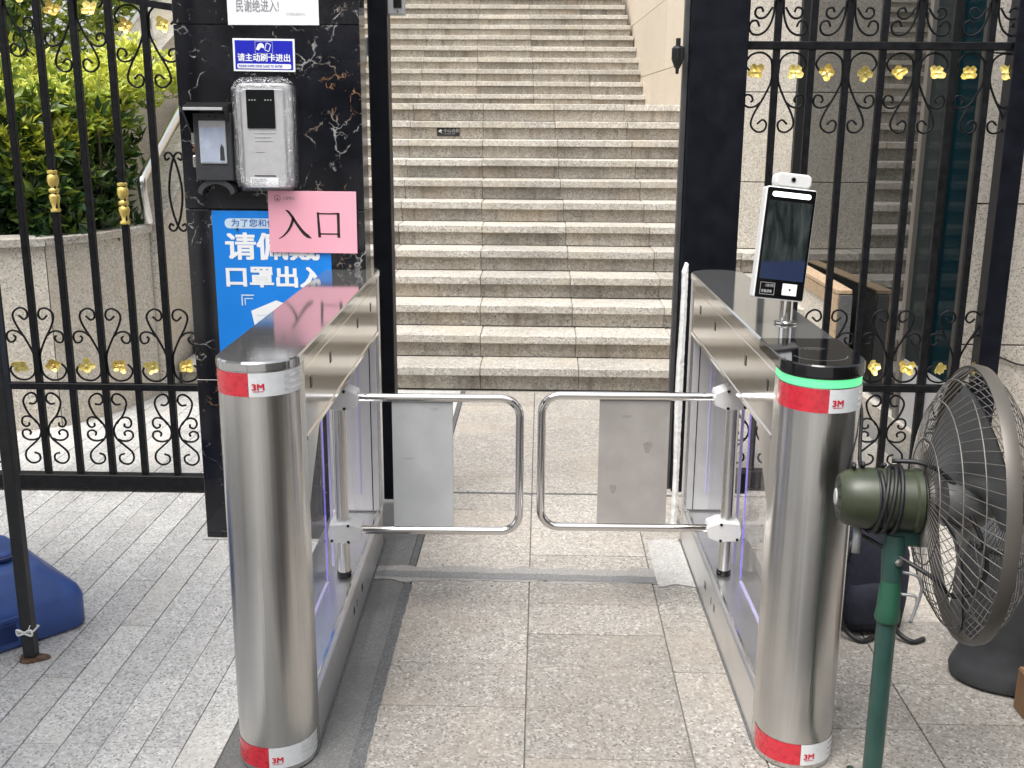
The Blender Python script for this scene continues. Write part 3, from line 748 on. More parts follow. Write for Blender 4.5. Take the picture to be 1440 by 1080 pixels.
def flower(x, y, z, parent, mat, s=1.0):
    """pressed metal leaf flower of four cupped petals"""
    g = G(); a0 = random.uniform(0, 6.28); tl = Matrix.Rotation(random.uniform(-.5, .5), 4, 'Z') @ Matrix.Rotation(random.uniform(-.45, .45), 4, 'X')
    for k in range(4):
        a = a0 + k * 1.571 + random.uniform(-.25, .25); L = .030 * s * random.uniform(.8, 1.15); wd = .016 * s
        d = Vector((math.cos(a), 0, math.sin(a))); e = Vector((-math.sin(a), 0, math.cos(a))); o = Vector((0, -1, 0))
        base = [Vector((0, 0, 0)), d * L * .5 + e * wd + o * .006, d * L + e * wd * .6 + o * .013, d * L * 1.08 + o * .009, d * L - e * wd * .6 + o * .013, d * L * .5 - e * wd + o * .006, d * L * .55 - o * .001]
        bk = [v - o * .0015 for v in base]
        V = [tl @ v + Vector((x, y, z)) for v in base + bk]
        F = [(0, 6, 1), (1, 6, 2), (2, 6, 3), (3, 6, 4), (4, 6, 5), (5, 6, 0)]
        F += [tuple(7 + i for i in f[::-1]) for f in F]
        rim = [0, 1, 2, 3, 4, 5]
        F += [(rim[i], rim[(i + 1) % 6], 7 + rim[(i + 1) % 6], 7 + rim[i]) for i in range(6)]
        g.add(V, F)
    V, F = lathe([(0, -.004), (.005, -.002), (.006, .003), (0, .007)], 8, I((x, y, z)) @ tl @ Matrix.Rotation(R(90), 4, 'X')); g.add(V, F)
    g.build('flower', mat, parent)
def collar(x, y, z, parent):
    pr = [(.013, 0), (.019, .004), (.019, .012), (.014, .018), (.017, .04), (.021, .056), (.019, .066), (.013, .072), (.019, .078), (.019, .088), (.013, .094), (.018, .106), (.022, .122), (.019, .140), (.014, .146), (.019, .150), (.019, .158), (.013, .162)]
    mesh('collar', *lathe(pr, 16, I((x, y, z))), 'gold', parent, smooth=True, angle=50)
def bar(x, y, z0, z1, parent, w=.0125): box('bar', (x - w, y - w, z0), (x + w, y + w, z1), 'black_iron', parent, b=.002)
def lower_unit(f, x, y, zr_top, zr_bot):
    for s in (-1, 1):
        scroll('scroll', HEART, x, zr_top, s, y, f); scroll('scroll', HCURL, x, zr_top, s, y, f)
        scroll('scroll', SS, x, zr_bot, s, y, f); scroll('scroll', SC1, x, zr_bot, s, y, f); scroll('scroll', SC2, x, zr_bot, s, y, f)
        flower(x + s * .068, y - .010, zr_top + .071, f, 'gold_bright' if s < 0 else 'gold')
def upper_unit(f, x, y, z, sides=(-1, 1), fl=True):
    for s in sides:
        scroll('scroll', HEART, x, z, s, y, f, -1); scroll('scroll', HCURL, x, z, s, y, f, -1)
        if fl: flower(x + s * .072, y - .010, z - .080, f, 'gold_bright' if s > 0 else 'gold')
# left fence
lf = thing('iron_fence', 'black wrought iron fence with gold collars left of the marble pillar', 'fence', (-1.8, 4.12, 0), 'wrought iron fences')
yf = 4.12
for k in range(9): bar(-1.343 - .1340 * k, yf, .075, 2.25, lf)
box('rail', (-2.75, yf - .015, .428), (-1.21, yf + .015, .455), 'black_iron', lf, b=.002)
box('bottom_rail', (-2.75, yf - .025, .010), (-1.21, yf + .025, .072), 'black_iron', lf, b=.003)
for k, x in enumerate((-1.475, -1.743, -2.012, -2.28)):
    lower_unit(lf, x, yf, .458, .425)
    upper_unit(lf, x, yf, 1.905 + .055 * k, sides=(-1, 1))
collar(-1.611, yf, 1.09, lf); collar(-1.879, yf, 1.135, lf); collar(-2.147, yf, 1.165, lf)
P = catmull([(-1.20, yf, 1.873), (-1.40, yf, 1.893), (-1.60, yf, 1.93), (-1.85, yf, 1.985), (-2.2, yf, 2.04), (-2.7, yf, 2.06)], 5)
mesh('arched_rail', *tube(P, .017, 4), 'black_iron', lf)
for s in (-1, 1):
    scroll('scroll', [(-16, 22), (-28, 30), (-34, 14), (-20, 2), (-2, 18), (16, 75), (25, 150), (16, 225), (-2, 285), (-20, 300), (-34, 288), (-28, 272), (-16, 280)], -1.405, 1.065, s, yf, lf, r=.0045)
# right fence
rf = thing('iron_fence', 'black wrought iron fence with gold flowers behind the right turnstile', 'fence', (1.2, 4.25, 0), 'wrought iron fences')
yf = 4.25
for k in range(7): bar(.883 + .1330 * k, yf, .087, 2.35, rf)
box('end_post', (1.757, yf - .04, 0), (1.838, yf + .04, 2.6), 'black_post', rf, b=.003)
box('rail', (.769, yf - .015, .428), (1.756, yf + .015, .458), 'black_iron', rf, b=.002)
box('upper_rail', (.769, yf - .016, 1.757), (1.756, yf + .016, 1.787), 'black_iron', rf, b=.003)
box('bottom_rail', (.769, yf - .025, .010), (1.756, yf + .025, .086), 'black_iron', rf, b=.003)
for k, x in enumerate((.883, 1.149, 1.415, 1.681)):
    lower_unit(rf, x, yf, .461, .425)
    upper_unit(rf, x, yf, 1.754, sides=(-1, 1))
    for s in (-1, 1):
        scroll('scroll', [(70, 40), (80, 60), (100, 58), (108, 36), (95, 14), (66, 12), (38, 34), (20, 80), (16, 140)], x, 1.80, s, yf, rf)
        scroll('scroll', [(58, 92), (66, 108), (84, 104), (88, 84), (72, 70), (48, 76), (24, 110)], x, 1.80, s, yf, rf)
        scroll('scroll', [(64, 152), (50, 145), (34, 150), (24, 170), (40, 200), (80, 215)], x, 1.80, s, yf, rf)
    mesh('collar', *lathe([(.013, 0), (.02, .01), (.02, .03), (.013, .04)], 4, I((x, yf, 1.925))), 'black_iron', rf)

# ================================================================== THINGS ON THE PILLAR
yp = 3.62
nt_ = thing('paper_notice', 'white printed paper notice taped at the top of the marble pillar', 'notice', (-.87, yp, 1.79))
box('sheet', (-1.024, yp - .0035, 1.788), (-.727, yp - .0012, 2.00), 'paper_white', nt_, b=.0004)
lettering('民谢绝进入!', .041, -.997, yp - .0042, 1.832, 'print_grey', nt_, bold=.0002, sx=.66)
lettering('东方物业服务中心', .011, -.835, yp - .0042, 1.818, 'ink_faint', nt_, sx=.75, name='small_lettering')
cs = thing('card_sign', 'small blue swipe-card sign with white border on the black pillar', 'sign', (-.91, yp, 1.645))
Mr = I((-.911, 0, 1.694)) @ Matrix.Rotation(R(.6), 4, 'Y') @ I((.911, 0, -1.694))
plate('border', -1.013, 1.643, -.810, 1.746, yp - .004, yp - .001, .002, 'print_white', cs, Mr, b=.0005)
quadprint([(-1.0065, 1.649), (-.8165, 1.649), (-.8165, 1.740), (-1.0065, 1.740)], yp - .0046, 'sign_blue', cs, 'face', Mr)
lettering('请主动刷卡进出', .026, -.999, yp - .0052, 1.677, 'print_white', cs, bold=.0006, sx=.965, M=Mr)
quadprint(rrect(-1.0, 1.652, -.823, 1.667, .004), yp - .0052, 'print_white', cs, 'caption_bar', Mr)
lettering('PLEASE SWIPE YOUR CARD TO ENTER', .0105, -.9955, yp - .0058, 1.6562, 'sign_blue', cs, bold=.00015, sx=.80, name='small_lettering', M=Mr)
# pictogram: hand holding a card in a square
g = G()
for a, c in (((-.940, 1.699), (-.882, 1.7003)), ((-.940, 1.7367), (-.882, 1.738)), ((-.940, 1.7003), (-.9388, 1.7367)), ((-.8832, 1.7003), (-.882, 1.7367))):
    g.add([(a[0], yp - .0052, a[1]), (c[0], yp - .0052, a[1]), (c[0], yp - .0052, c[1]), (a[0], yp - .0052, c[1])], [(0, 1, 2, 3)])
g.build('pictogram_frame', 'ink_faint', cs, M=Mr)
quadprint([(-.937, 1.712), (-.93, 1.728), (-.920, 1.733), (-.911, 1.727), (-.909, 1.715), (-.92, 1.719), (-.928, 1.709)], yp - .0054, 'print_white', cs, 'pictogram', Mr)
g = G()
card = [(-.908, 1.711), (-.895, 1.706), (-.888, 1.727), (-.902, 1.733)]
for i in range(4):
    a, c = Vector(card[i]), Vector(card[(i + 1) % 4]); d = (c - a).normalized(); nn = Vector((-d.y, d.x)) * .0011
    q = [a - nn, c - nn, c + nn, a + nn]; g.add([(v.x, yp - .0054, v.y) for v in q], [(0, 1, 2, 3)])
g.build('pictogram', 'print_white', cs, M=Mr)

# wrapped grey face reader
fr = thing('face_reader', 'grey wall terminal wrapped in clear film below the blue card sign', 'terminal', (-.915, yp, 1.27))
plate('housing', -1.005, 1.268, -.826, 1.606, yp - .030, yp - .001, .022, 'device_grey', fr, b=.008)
fpl = plate('front_plate', -.985, 1.270, -.845, 1.588, yp - .044, yp - .0305, .010, 'device_lightgrey', fr, b=.004)
scr = plate('screen', -.967, 1.462, -.874, 1.585, yp - .0475, yp - .0445, .003, 'screen_glass', fr, b=.001)
for k in range(3):
    for s in (-1, 1): mesh('sensor_dot', *lathe([(0, 0), (.0022, 0), (.0022, .0015), (0, .0015)], 8, I((-.9205 + s * (.017 + .009 * k), yp - .0478, 1.552)) @ Matrix.Rotation(R(90), 4, 'X')), 'device_lightgrey', scr)
box('card_slot', (-.952, yp - .0462, 1.308), (-.880, yp - .0443, 1.311), 'sensor_black', fpl, b=.0004)
lsh = box('label_sheet', (-.966, yp - .047, 1.272), (-.872, yp - .0445, 1.303), 'paper_white', fpl, b=.0004)
for k, (s_, w) in enumerate((('此处刷卡 刷脸通行', 1), ('请勿遮挡摄像头部分', 1), ('如有问题请联系', 1), ('物业服务中心电话', 1))):
    lettering(s_, .0066, -.962, yp - .0476, 1.2955 - k * .0068, 'print_grey', fpl, sx=.95, name='small_lettering')
for k, z in enumerate((1.445, 1.432, 1.420, 1.385)):
    box('embossed_line', (-.945, yp - .0448, z), (-.945 + (.07, .055, .06, .03)[k], yp - .0439, z + .003), 'device_grey', fpl, b=.0003)
# film: loose sleeve bulging round the housing
P = rrect(-1.016, 1.262, -.816, 1.620, .040, 7); n = len(P); V = []; F = []
cen = (-.916, 1.44)
for l, (y, ins) in enumerate(((yp - .002, -.004), (yp - .024, -.006), (yp - .046, .004), (yp - .058, .022), (yp - .054, .038))):
    for i, (a, c) in enumerate(P):
        d = Vector((cen[0] - a, (cen[1] - c) * .5)); d.normalize(); wob = .003 * math.sin(i * 2.7 + l) + random.uniform(-.0018, .0018)
        V.append((a + d.x * (ins + wob), y + random.uniform(-.002, .002), c + d.y * (ins + wob)))
for l in range(4):
    for k in range(n): F.append((l * n + k, l * n + (k + 1) % n, (l + 1) * n + (k + 1) % n, (l + 1) * n + k))
mesh('film_wrap', V, F, 'film', fr, smooth=True)
# hooded card reader beside it
hr = thing('hooded_reader', 'black hooded access reader with pale screen left of the wrapped terminal', 'reader', (-1.09, yp, 1.27))
plate('housing', -1.147, 1.292, -1.022, 1.512, yp - .045, yp - .001, .006, 'grey_plastic', hr, b=.003)
scr = plate('screen', -1.128, 1.348, -1.040, 1.486, yp - .0485, yp - .0455, .003, 'device_lightgrey', hr, b=.001)
plate('screen_image', -1.125, 1.352, -1.043, 1.465, yp - .0495, yp - .0488, .002, 'screen_pale', scr, b=.0002)
for s in (-.012, .012): mesh('lens', *lathe([(0, 0), (.004, 0), (.004, .002), (0, .002)], 10, I((-1.083 + s, yp - .0458, 1.4985)) @ Matrix.Rotation(R(90), 4, 'X')), 'black_gloss', hr)
quadprint([(-1.062, 1.358), (-1.046, 1.358), (-1.048, 1.40), (-1.055, 1.412), (-1.060, 1.40)], yp - .0502, 'grey_plastic', scr, 'figure')
V = [(-1.172, yp - .001, 1.545), (-1.024, yp - .001, 1.545), (-1.030, yp - .088, 1.530), (-1.166, yp - .088, 1.530), (-1.172, yp - .001, 1.532), (-1.024, yp - .001, 1.532), (-1.030, yp - .088, 1.517), (-1.166, yp - .088, 1.517)]
hood = mesh('hood', V, [(0, 3, 2, 1), (4, 5, 6, 7), (0, 1, 5, 4), (1, 2, 6, 5), (2, 3, 7, 6), (3, 0, 4, 7)], 'black_plastic', hr)
for xa, xb in ((-1.170, -1.164), (-1.032, -1.026)):
    V = [(xa, yp - .001, 1.531), (xb, yp - .001, 1.531), (xb, yp - .084, 1.517), (xa, yp - .084, 1.517), (xa, yp - .001, 1.44), (xb, yp - .001, 1.44)]
    mesh('hood_side', V, [(0, 1, 2, 3), (0, 3, 4), (1, 5, 2), (4, 3, 2, 5), (0, 4, 5, 1)], 'black_plastic', hood)
box('hood_lip', (-1.163, yp - .091, 1.519), (-1.034, yp - .0885, 1.528), 'device_lightgrey', hood, b=.0006)
for z in (1.41, 1.335): box('hinge', (-1.160, yp - .03, z), (-1.148, yp - .012, z + .038), 'steel_rail', hr, b=.002)
# arched lower bracket
A = [(-1.147 + .0625 + .0625 * math.cos(t), 1.252 + .045 * math.sin(t)) for t in np.linspace(math.pi, 0, 13)]
B = [(-1.085 + .048 * math.cos(t), 1.245 + .036 * math.sin(t)) for t in np.linspace(math.pi, 0, 13)]
V = [(a, yp - .04, c) for a, c in A] + [(a, yp - .04, c) for a, c in B] + [(a, yp - .001, c) for a, c in A] + [(a, yp - .001, c) for a, c in B]
F = [(k, k + 13, k + 14, k + 1) for k in range(12)] + [(k, k + 1, k + 27, k + 26) for k in range(12)] + [(k + 13, k + 39, k + 40, k + 14) for k in range(12)]
mesh('bracket', V, F, 'grey_plastic', hr)

# blue poster
po = thing('blue_poster', 'bright blue mask-wearing poster with white lettering on the pillar', 'poster', (-.91, yp, .62))
psh = box('sheet', (-1.116, yp - .005, .60), (-.714, yp - .0012, 1.190), 'poster_blue', po, b=.0005)
yy = yp - .0058
quadprint(rrect(-1.073, 1.131, -.75, 1.165, .016), yy, 'print_palegrey', psh, 'caption_bar')
lettering('为了您和他人健康', .0275, -1.052, yy - .0006, 1.1395, 'print_blue', psh, bold=.0003, sx=1.12, name='small_lettering')
lettering('请佩戴', .097, -1.077, yy, 1.034, 'print_white', psh, bold=.0030, sx=1.12)
lettering('口罩出入', .076, -1.087, yy, .938, 'print_white', psh, bold=.0030, sx=1.15)
mesh('nail', *lathe([(0, 0), (.004, 0), (.004, .003), (0, .003)], 8, I((-1.031, yy - .0005, 1.129)) @ Matrix.Rotation(R(90), 4, 'X')), 'print_black', psh)
for (a, c, d, e) in ((-1.03, .90, -.985, .9045), (-1.03, .866, -1.0255, .8985), (-1.019, .889, -.99, .8925), (-1.019, .868, -1.0155, .8885)):
    quadprint([(a, c), (d, c), (d, e), (a, e)], yy, 'print_palegrey', psh, 'corner_mark')
quadprint([(-.998, .848), (-.91, .885), (-.80, .848), (-.79, .77), (-.90, .73), (-.985, .775)], yy, 'print_white', psh, 'mask_drawing')
for k in range(3): quadprint([(-.98, .79 + k * .02), (-.80, .80 + k * .02), (-.80, .803 + k * .02), (-.98, .793 + k * .02)], yy - .0005, 'print_palegrey', psh, 'mask_fold')
# pink entrance sign
pk = thing('entrance_sign', 'pink entrance sign with two black characters overlapping the blue poster', 'sign', (-.77, yp, 1.05))
Mk = I((-.77, 0, 1.155)) @ Matrix.Rotation(R(.25), 4, 'Y') @ I((.77, 0, -1.155))
yk = yp - .012
plate('sheet', -.920, 1.051, -.622, 1.258, yk, yk + .003, .001, 'paper_pink', pk, Mk, b=.0004)
yk -= .0008
def stroke(pts, ws, parent, name='brush_stroke'):
    P = catmull([(a, 0, c) for a, c in pts], 5); m = len(P)
    L = []; Rr = []
    for i, p in enumerate(P):
        t = (P[min(m - 1, i + 1)] - P[max(0, i - 1)]).normalized(); nn = Vector((-t.z, 0, t.x))
        f = i / (m - 1) * (len(ws) - 1); j = min(int(f), len(ws) - 2); w = ws[j] + (ws[j + 1] - ws[j]) * (f - j)
        L.append(p + nn * w); Rr.append(p - nn * w)
    V = [(v.x, yk, v.z) for v in L + Rr]
    mesh(name, V, [(i, i + 1, m + i + 1, m + i) for i in range(m - 1)], 'print_black', parent, M=Mk)
stroke([(-.861, 1.194), (-.852, 1.188), (-.840, 1.172), (-.825, 1.148), (-.805, 1.121), (-.790, 1.108), (-.777, 1.101)], [.0015, .004, .0045, .0045, .0055, .006, .001], pk)
stroke([(-.837, 1.170), (-.842, 1.150), (-.855, 1.126), (-.872, 1.108), (-.888, 1.098)], [.0045, .0045, .0035, .0022, .0008], pk)
stroke([(-.753, 1.188), (-.751, 1.150), (-.749, 1.104)], [.0035, .0042, .0048], pk)
stroke([(-.684, 1.186), (-.684, 1.150), (-.684, 1.104)], [.0050, .0045, .0048], pk)
stroke([(-.753, 1.184), (-.72, 1.1835), (-.680, 1.1845)], [.0022, .0022, .0028], pk)
stroke([(-.749, 1.116), (-.72, 1.116), (-.684, 1.116)], [.0022, .0022, .0022], pk)
V, F = lathe([(.0092, 0), (.0106, 0)], 24, I((-.888, yk, 1.233)) @ Matrix.Rotation(R(90), 4, 'X'), caps=False); mesh('logo_ring', V, F, 'print_black', pk, M=Mk)
quadprint([(-.8925, 1.2285), (-.8835, 1.2285), (-.8868, 1.2325), (-.888, 1.2375), (-.8892, 1.2325)], yk, 'print_black', pk, 'logo_mark', Mk)
lettering('上星物业', .0115, -.872, yk, 1.230, 'print_grey', pk, sx=.95, M=Mk, name='small_lettering')

# ================================================================== TURNSTILES
def turnstile(label, x_front, x_rear, y0, L, H, side, black_cap):
    """side=+1: lane on +x. Local frame: u across (lane side +), v along, z up"""
    w = .0905; xi = x_front; 
    ang = math.atan2(x_rear - x_front, L)
    T = thing('turnstile', label, 'turnstile', (x_front - side * w, y0 + L / 2, 0), 'swing turnstiles')
    M = I((x_front - side * w, y0, 0)) @ Matrix.Rotation(-ang, 4, 'Z') @ Matrix.Diagonal((side, 1, 1, 1))
    flip = side < 0
    def add(name, VF, mat, smooth=False, angle=None, parent=T):
        V, F = VF
        if flip: F = [f[::-1] for f in F]
        return mesh(name, V, F, mat, parent, smooth, M, angle)
    def bx(name, lo, hi, mat, b=.002, parent=T):
        g = G(); gbox(g, lo, hi, b); return add(name, (g.V, g.F), mat, parent=parent)
    def dshape(vc, ext, r, front=True, n=28):
        P = []
        for k in range(n + 1):
            a = math.pi + math.pi * k / n
            P.append((r * math.cos(a), vc + r * math.sin(a) * (1 if front else -1)))
        if front: P += [(r, vc + ext), (-r, vc + ext)]
        else: P = P[::-1] + [(-r, vc - ext), (r, vc - ext)][::1]
        return P
    def stadium(r, n=28):
        P = [(r * math.cos(math.pi + math.pi * k / n), w + r * math.sin(math.pi + math.pi * k / n)) for k in range(n + 1)]
        P += [(r * math.cos(math.pi * k / n), L - w + r * math.sin(math.pi * k / n)) for k in range(n + 1)]
        return P
    zc = H - .020
    cap_z = H - .048 if black_cap else zc
    Pf = dshape(w, .045, w)
    add('front_column', prism(Pf, .004, cap_z - .001), 'steel_column', True, 40)
    Pr = [(x, L - y) for x, y in Pf][::-1]
    add('rear_column', prism(Pr, .004, zc - .001), 'steel_column', True, 40)
    tp = add('top_plate', prism(stadium(w + .002), zc, H, b=.004), 'steel_top', True, 30)
    # beam and base between the columns
    v0, v1 = w + .047, L - w - .047
    be = bx('beam', (-w + .002, v0, .775), (w - .002, v1, zc - .001), 'steel_sheet')
    for v in (v0 + .07, v0 + .33, v0 + .80, v0 + 1.08):
        s_ = bx('sensor', (w - .003, v, H - .108), (w - .0005, v + .020, H - .080), 'sensor_black', .001, be)
    bx('beam_seam', (w - .003, v0 + .001, H - .050), (w - .0008, v1 - .001, H - .046), 'steel_tube', .0005, be)
    bx('beam_flange', (w - .003, v0 + .001, .778), (w + .001, v1, .790), 'steel_tube', .001, be)
    # gusset plates next to the columns
    for va, vb in ((v0, v0 + .17),):
        for u in (w - .004,):
            V = [(u, va, .774), (u, vb, .774), (u, va, .60), (u - .003, va, .774), (u - .003, vb, .774), (u - .003, va, .60)]
            add('gusset', (V, [(0, 2, 1), (3, 4, 5), (0, 1, 4, 3), (1, 2, 5, 4), (2, 0, 3, 5)]), 'steel_sheet')
    ba = bx('base', (-w + .001, v0, .004), (w - .001, v1, .132), 'steel_base')
    bx('base_lip', (w - .020, v0 + .001, .1325), (w - .012, v1 - .001, .1385), 'steel_tube', .001, ba)
    for v, d in ((.70, .022), (.76, .008), (.86, .03)): bx('sensor', (w - .003, v, .062), (w - .0002, v + d, .086), 'sensor_black', .001, ba)
    bx('skirting', (-w - .004, v0 - .05, 0), (w + .004, v1 + .05, .0035), 'cement_dark', .001, ba)
    # inner faces of the columns
    bx('column_liner', (-w + .010, v1 - .006, .14), (w - .010, v1 - .0005, .77), 'liner', .001)
    bx('liner_seam', (w - .034, v1 - .0085, .14), (w - .031, v1 - .0065, .77), 'sensor_black', .0005)
    bx('led_strip', (.012, v1 - .010, .20), (.018, v1 - .0065, .72), 'purple_soft', .001)
    # clear panes with lit edges
    pv = .830
    bx('clear_pane', (-.004, v0 + .002, .1325), (.004, pv - .05, .773), 'acrylic', .0005)
    bx('clear_pane', (-.004, pv + .06, .1325), (.004, v1 - .011, .773), 'acrylic', .0005)
    bx('led_strip', (-.0022, pv - .0495, .14), (.0022, pv - .0455, .76), 'purple_led', .0005)
    bx('led_strip', (-.0045, pv + .0545, .14), (.0045, pv + .0595, .76), 'purple_soft', .0005)
    bx('led_strip', (-.0045, v0 + .22, .1326), (.0045, pv - .055, .1366), 'purple_soft', .0005)
    # hinge post and arm
    ua = .043
    post = add('arm_post', lathe([(0, .150), (.0195, .150), (.0195, .774), (0, .774)], 20, I((ua, pv, 0))), 'steel_column', True, 40)
    add('post_foot', lathe([(0, .1326), (.022, .1326), (.022, .149), (0, .149)], 20, I((ua, pv, 0))), 'sensor_black', True, 40, parent=post)
    zt, zb = .700, .284; ue = .578 if side > 0 else .612
    for z in (zt, zb):
        g = G()
        poly = [(ua - .034, -.030), (ua - .040, .0), (ua - .034, .030), (ua + .026, .034), (ua + .058, .020), (ua + .062, .0), (ua + .058, -.020), (ua + .026, -.034)]
        V = [(a, pv - .030, z + c) for a, c in poly] + [(a, pv - .036, z + c * .86) for a, c in poly] + [(a, pv + .030, z + c) for a, c in poly]
        V = [(a, y, c) for a, y, c in V]
        n = 8
        F = [tuple(n + k for k in range(n))[::-1], tuple(2 * n + k for k in range(n))] + [(k, (k + 1) % n, n + (k + 1) % n, n + k) for k in range(n)] + [(2 * n + k, 2 * n + (k + 1) % n, (k + 1) % n, k) for k in range(n)]
        hub = add('hub', (V, [f[::-1] for f in F]), 'white_plastic')
        for a, c in ((ua - .028, -.022), (ua + .022, .026), (ua + .022, -.026)):
            add('screw', lathe([(0, 0), (.0045, 0), (.0045, .003), (0, .003)], 10, I((a, pv - .036, z + c)) @ Matrix.Rotation(R(90), 4, 'X')), 'sensor_black', parent=hub)
    r = .055; P = [(ua + .05, pv, zt)]
    for k in range(9): a = R(90 - 90 * k / 8); P.append((ue - r + r * math.cos(a), pv, zt - r + r * math.sin(a)))
    for k in range(9): a = R(0 - 90 * k / 8); P.append((ue - r + r * math.cos(a), pv, zb + r + r * math.sin(a)))
    P.append((ua + .05, pv, zb))
    arm = add('swing_arm', tube(P, .0125, 14), 'steel_tube', True, 60)
    pa, pb = (.200, .380) if side > 0 else (.230, .440)
    pnl = bx('arm_panel', (pa, pv - .004, zb + .0126), (pb, pv + .004, zt - .0126), 'panel_left' if side > 0 else 'panel_right', .001, arm)
    for (fu, fz, dw, dh) in ((.30, .62, .012, .022), (.78, .30, .010, .018), (.62, .85, .016, .006)) if side < 0 else ((.25, .55, .020, .004), (.70, .92, .012, .006)):
        uu = pa + (pb - pa) * fu; zz_ = zb + (zt - zb) * fz; Pq = [(uu + dw * math.cos(a) * (1 + .3 * math.sin(3 * a)), pv - .0044, zz_ + dh * math.sin(a) * (1 + .25 * math.cos(2 * a))) for a in np.linspace(0, 6.28, 14, endpoint=False)]
        add('smudge', (Pq, [tuple(range(14))]), 'smudge_left' if side > 0 else 'smudge_right', parent=pnl)
    # reflective tape bands
    def band(z0, z1, a0, a1, mat, name='tape', rr=w + .0009, n=26):
        A = [R(a) for a in np.linspace(a0, a1, n + 1)]
        V = [(rr * math.sin(a) * side, w - rr * math.cos(a), z) for z in (z0, z1) for a in A]
        F = [(k, k + 1, n + 2 + k, n + 1 + k) for k in range(n)]
        V = [(x * 1, y, z) for x, y, z in V]
        MM = I((x_front - side * w, y0, 0)) @ Matrix.Rotation(-ang, 4, 'Z')
        V = [(rr * math.sin(a), w - rr * math.cos(a), z) for z in (z0, z1) for a in A]
        return mesh(name, V, F, mat, T, True, MM)
    MM = I((x_front - side * w, y0, 0)) @ Matrix.Rotation(-ang, 4, 'Z')
    split = -2; c0 = -0 if side > 0 else 0
    def tapes(z0, z1):
        band(z0, z1, -104, split, 'red_tape', 'red_tape'); tw = band(z0, z1, split + .3, 104, 'white_tape', 'white_tape')
        hgt = z1 - z0
        for j in range(3):
            zc_ = z0 + hgt * (.16 + .27 * j)
            band(zc_, zc_ + hgt * .13, 48, 92, 'silver_tape', 'tape_gloss', w + .0015)
        V, F = text2d('3M', .019, 0.0, 'CENTER', 1.15)
        rr = w + .0016; tz = z0 + hgt * .30; g = G(); aa = R(split + 13)
        for k, (dx, dz) in enumerate(((0, 0), (-.0008, .0005), (.0008, .0005), (-.0008, -.0005), (.0008, -.0005))):
            q = rr + k * .00004
            g.add([(q * math.sin(aa + (x + dx) / rr), w - q * math.cos(aa + (x + dx) / rr), tz + z + dz) for x, z in V], F)
        g.build('lettering', 'red_ink', T, M=MM)
        band(tz - .0045, tz - .003, split + 6, split + 20, 'red_ink', 'tape_line', rr)
    if black_cap:
        zt1 = cap_z
        # glowing ring and black reader cap
        A = [R(a) for a in np.linspace(-90, 90, 33)]
        ringP = [((w - .001) * math.sin(a), w - (w - .001) * math.cos(a)) for a in A] + [(w - .001, v0), (-w + .001, v0)]
        mesh('led_ring', *prism(ringP, cap_z, cap_z + .018), 'green_led', T, True, MM, 40)
        capP = [((w + .001) * math.sin(a), w - (w + .001) * math.cos(a)) for a in A] + [(w + .001, v0), (-w - .001, v0)]
        mesh('reader_cap_rim', *prism(capP, cap_z + .0185, zc - .0005), 'black_plastic', T, True, MM, 40)
        capT = [((w + .0035) * math.sin(a), w - (w + .0035) * math.cos(a)) for a in A] + [(w + .0035, .30), (-w - .0035, .30)]
        cp = mesh('reader_cap', *prism(capT, zc - .004, H + .002, b=.003), 'black_gloss', T, False, MM)
        g = G()
        for k in range(3): g.add(*lathe([(.016 + .011 * k, 0), (.0172 + .011 * k, 0)], 14, I((0, .15, H + .0026)), .7, 2.44))
        g.add(*lathe([(.060, 0), (.0612, 0)], 30, I((0, .11, H + .0026)), -3.0, -.14))
        g.build('wave_mark', 'device_grey', cp, M=MM)
        tapes(cap_z - .056, cap_z - .003)
    else: tapes(zc - .056, zc - .004)
    tapes(.016, .070)
    return T, M
turnstile('left steel swing turnstile in front of the black marble pillar', -.527, -.556, 2.192, 1.52, .993, 1, False)
turnstile('right steel swing turnstile with black cap and glowing green ring', .541, .522, 2.252, 1.52, .985, -1, True)

# face terminal on the right turnstile
ft = thing('face_terminal', 'white face recognition terminal with black screen on the right turnstile', 'terminal', (.640, 2.755, .987))
M = I((.640, 2.755, .987)) @ Matrix.Rotation(R(5), 4, 'Z')
mesh('foot', *lathe([(0, 0), (.030, 0), (.030, .003), (.024, .006), (0, .006)], 24), 'steel_tube', ft, True, M, 40)
mesh('neck', *lathe([(0, .006), (.0165, .006), (.0165, .10), (0, .10)], 20), 'steel_tube', ft, True, M, 40)
Mt = M @ I((-.033, -.012, .062)) @ Matrix.Rotation(R(6.0), 4, 'Y') @ Matrix.Diagonal((1.0, 1, .99, 1)) @ Matrix.Rotation(R(-7), 4, 'X')
plate('housing', -.066, 0, .066, .288, -.016, .018, .008, 'white_plastic', ft, Mt, b=.004)
scr = plate('screen', -.0632, .0032, .0632, .2850, -.0185, -.0162, .004, 'black_gloss', ft, Mt, b=.0008)
plate('display', -.057, .052, .057, .252, -.0192, -.0187, .002, 'screen_reflection', scr, Mt, b=.0002)
plate('light_bar', -.050, .262, .050, .275, -.0205, -.0187, .006, 'light_bar', scr, Mt, b=.0005)
plate('code_window', .006, .014, .044, .044, -.0200, -.0187, .001, 'paper_white', scr, Mt, b=.0003)
plate('code_dot', .023, .0265, .028, .0315, -.0208, -.0201, .002, 'print_black', scr, Mt, b=.0002)
g = G()
for a, c, d, e in ((-.052, .012, -.014, .0128), (-.052, .0422, -.014, .043), (-.052, .0128, -.0512, .0422), (-.0148, .0128, -.014, .0422)): g.add([(a, -.0189, c), (d, -.0189, c), (d, -.0189, e), (a, -.0189, e)], [(0, 1, 2, 3)])
g.build('info_frame', 'ink_faint', scr, M=Mt)
lettering('人脸识别', .0085, -.040, -.0190, .0325, 'ink_faint', scr, M=Mt, name='small_lettering', sx=.7)
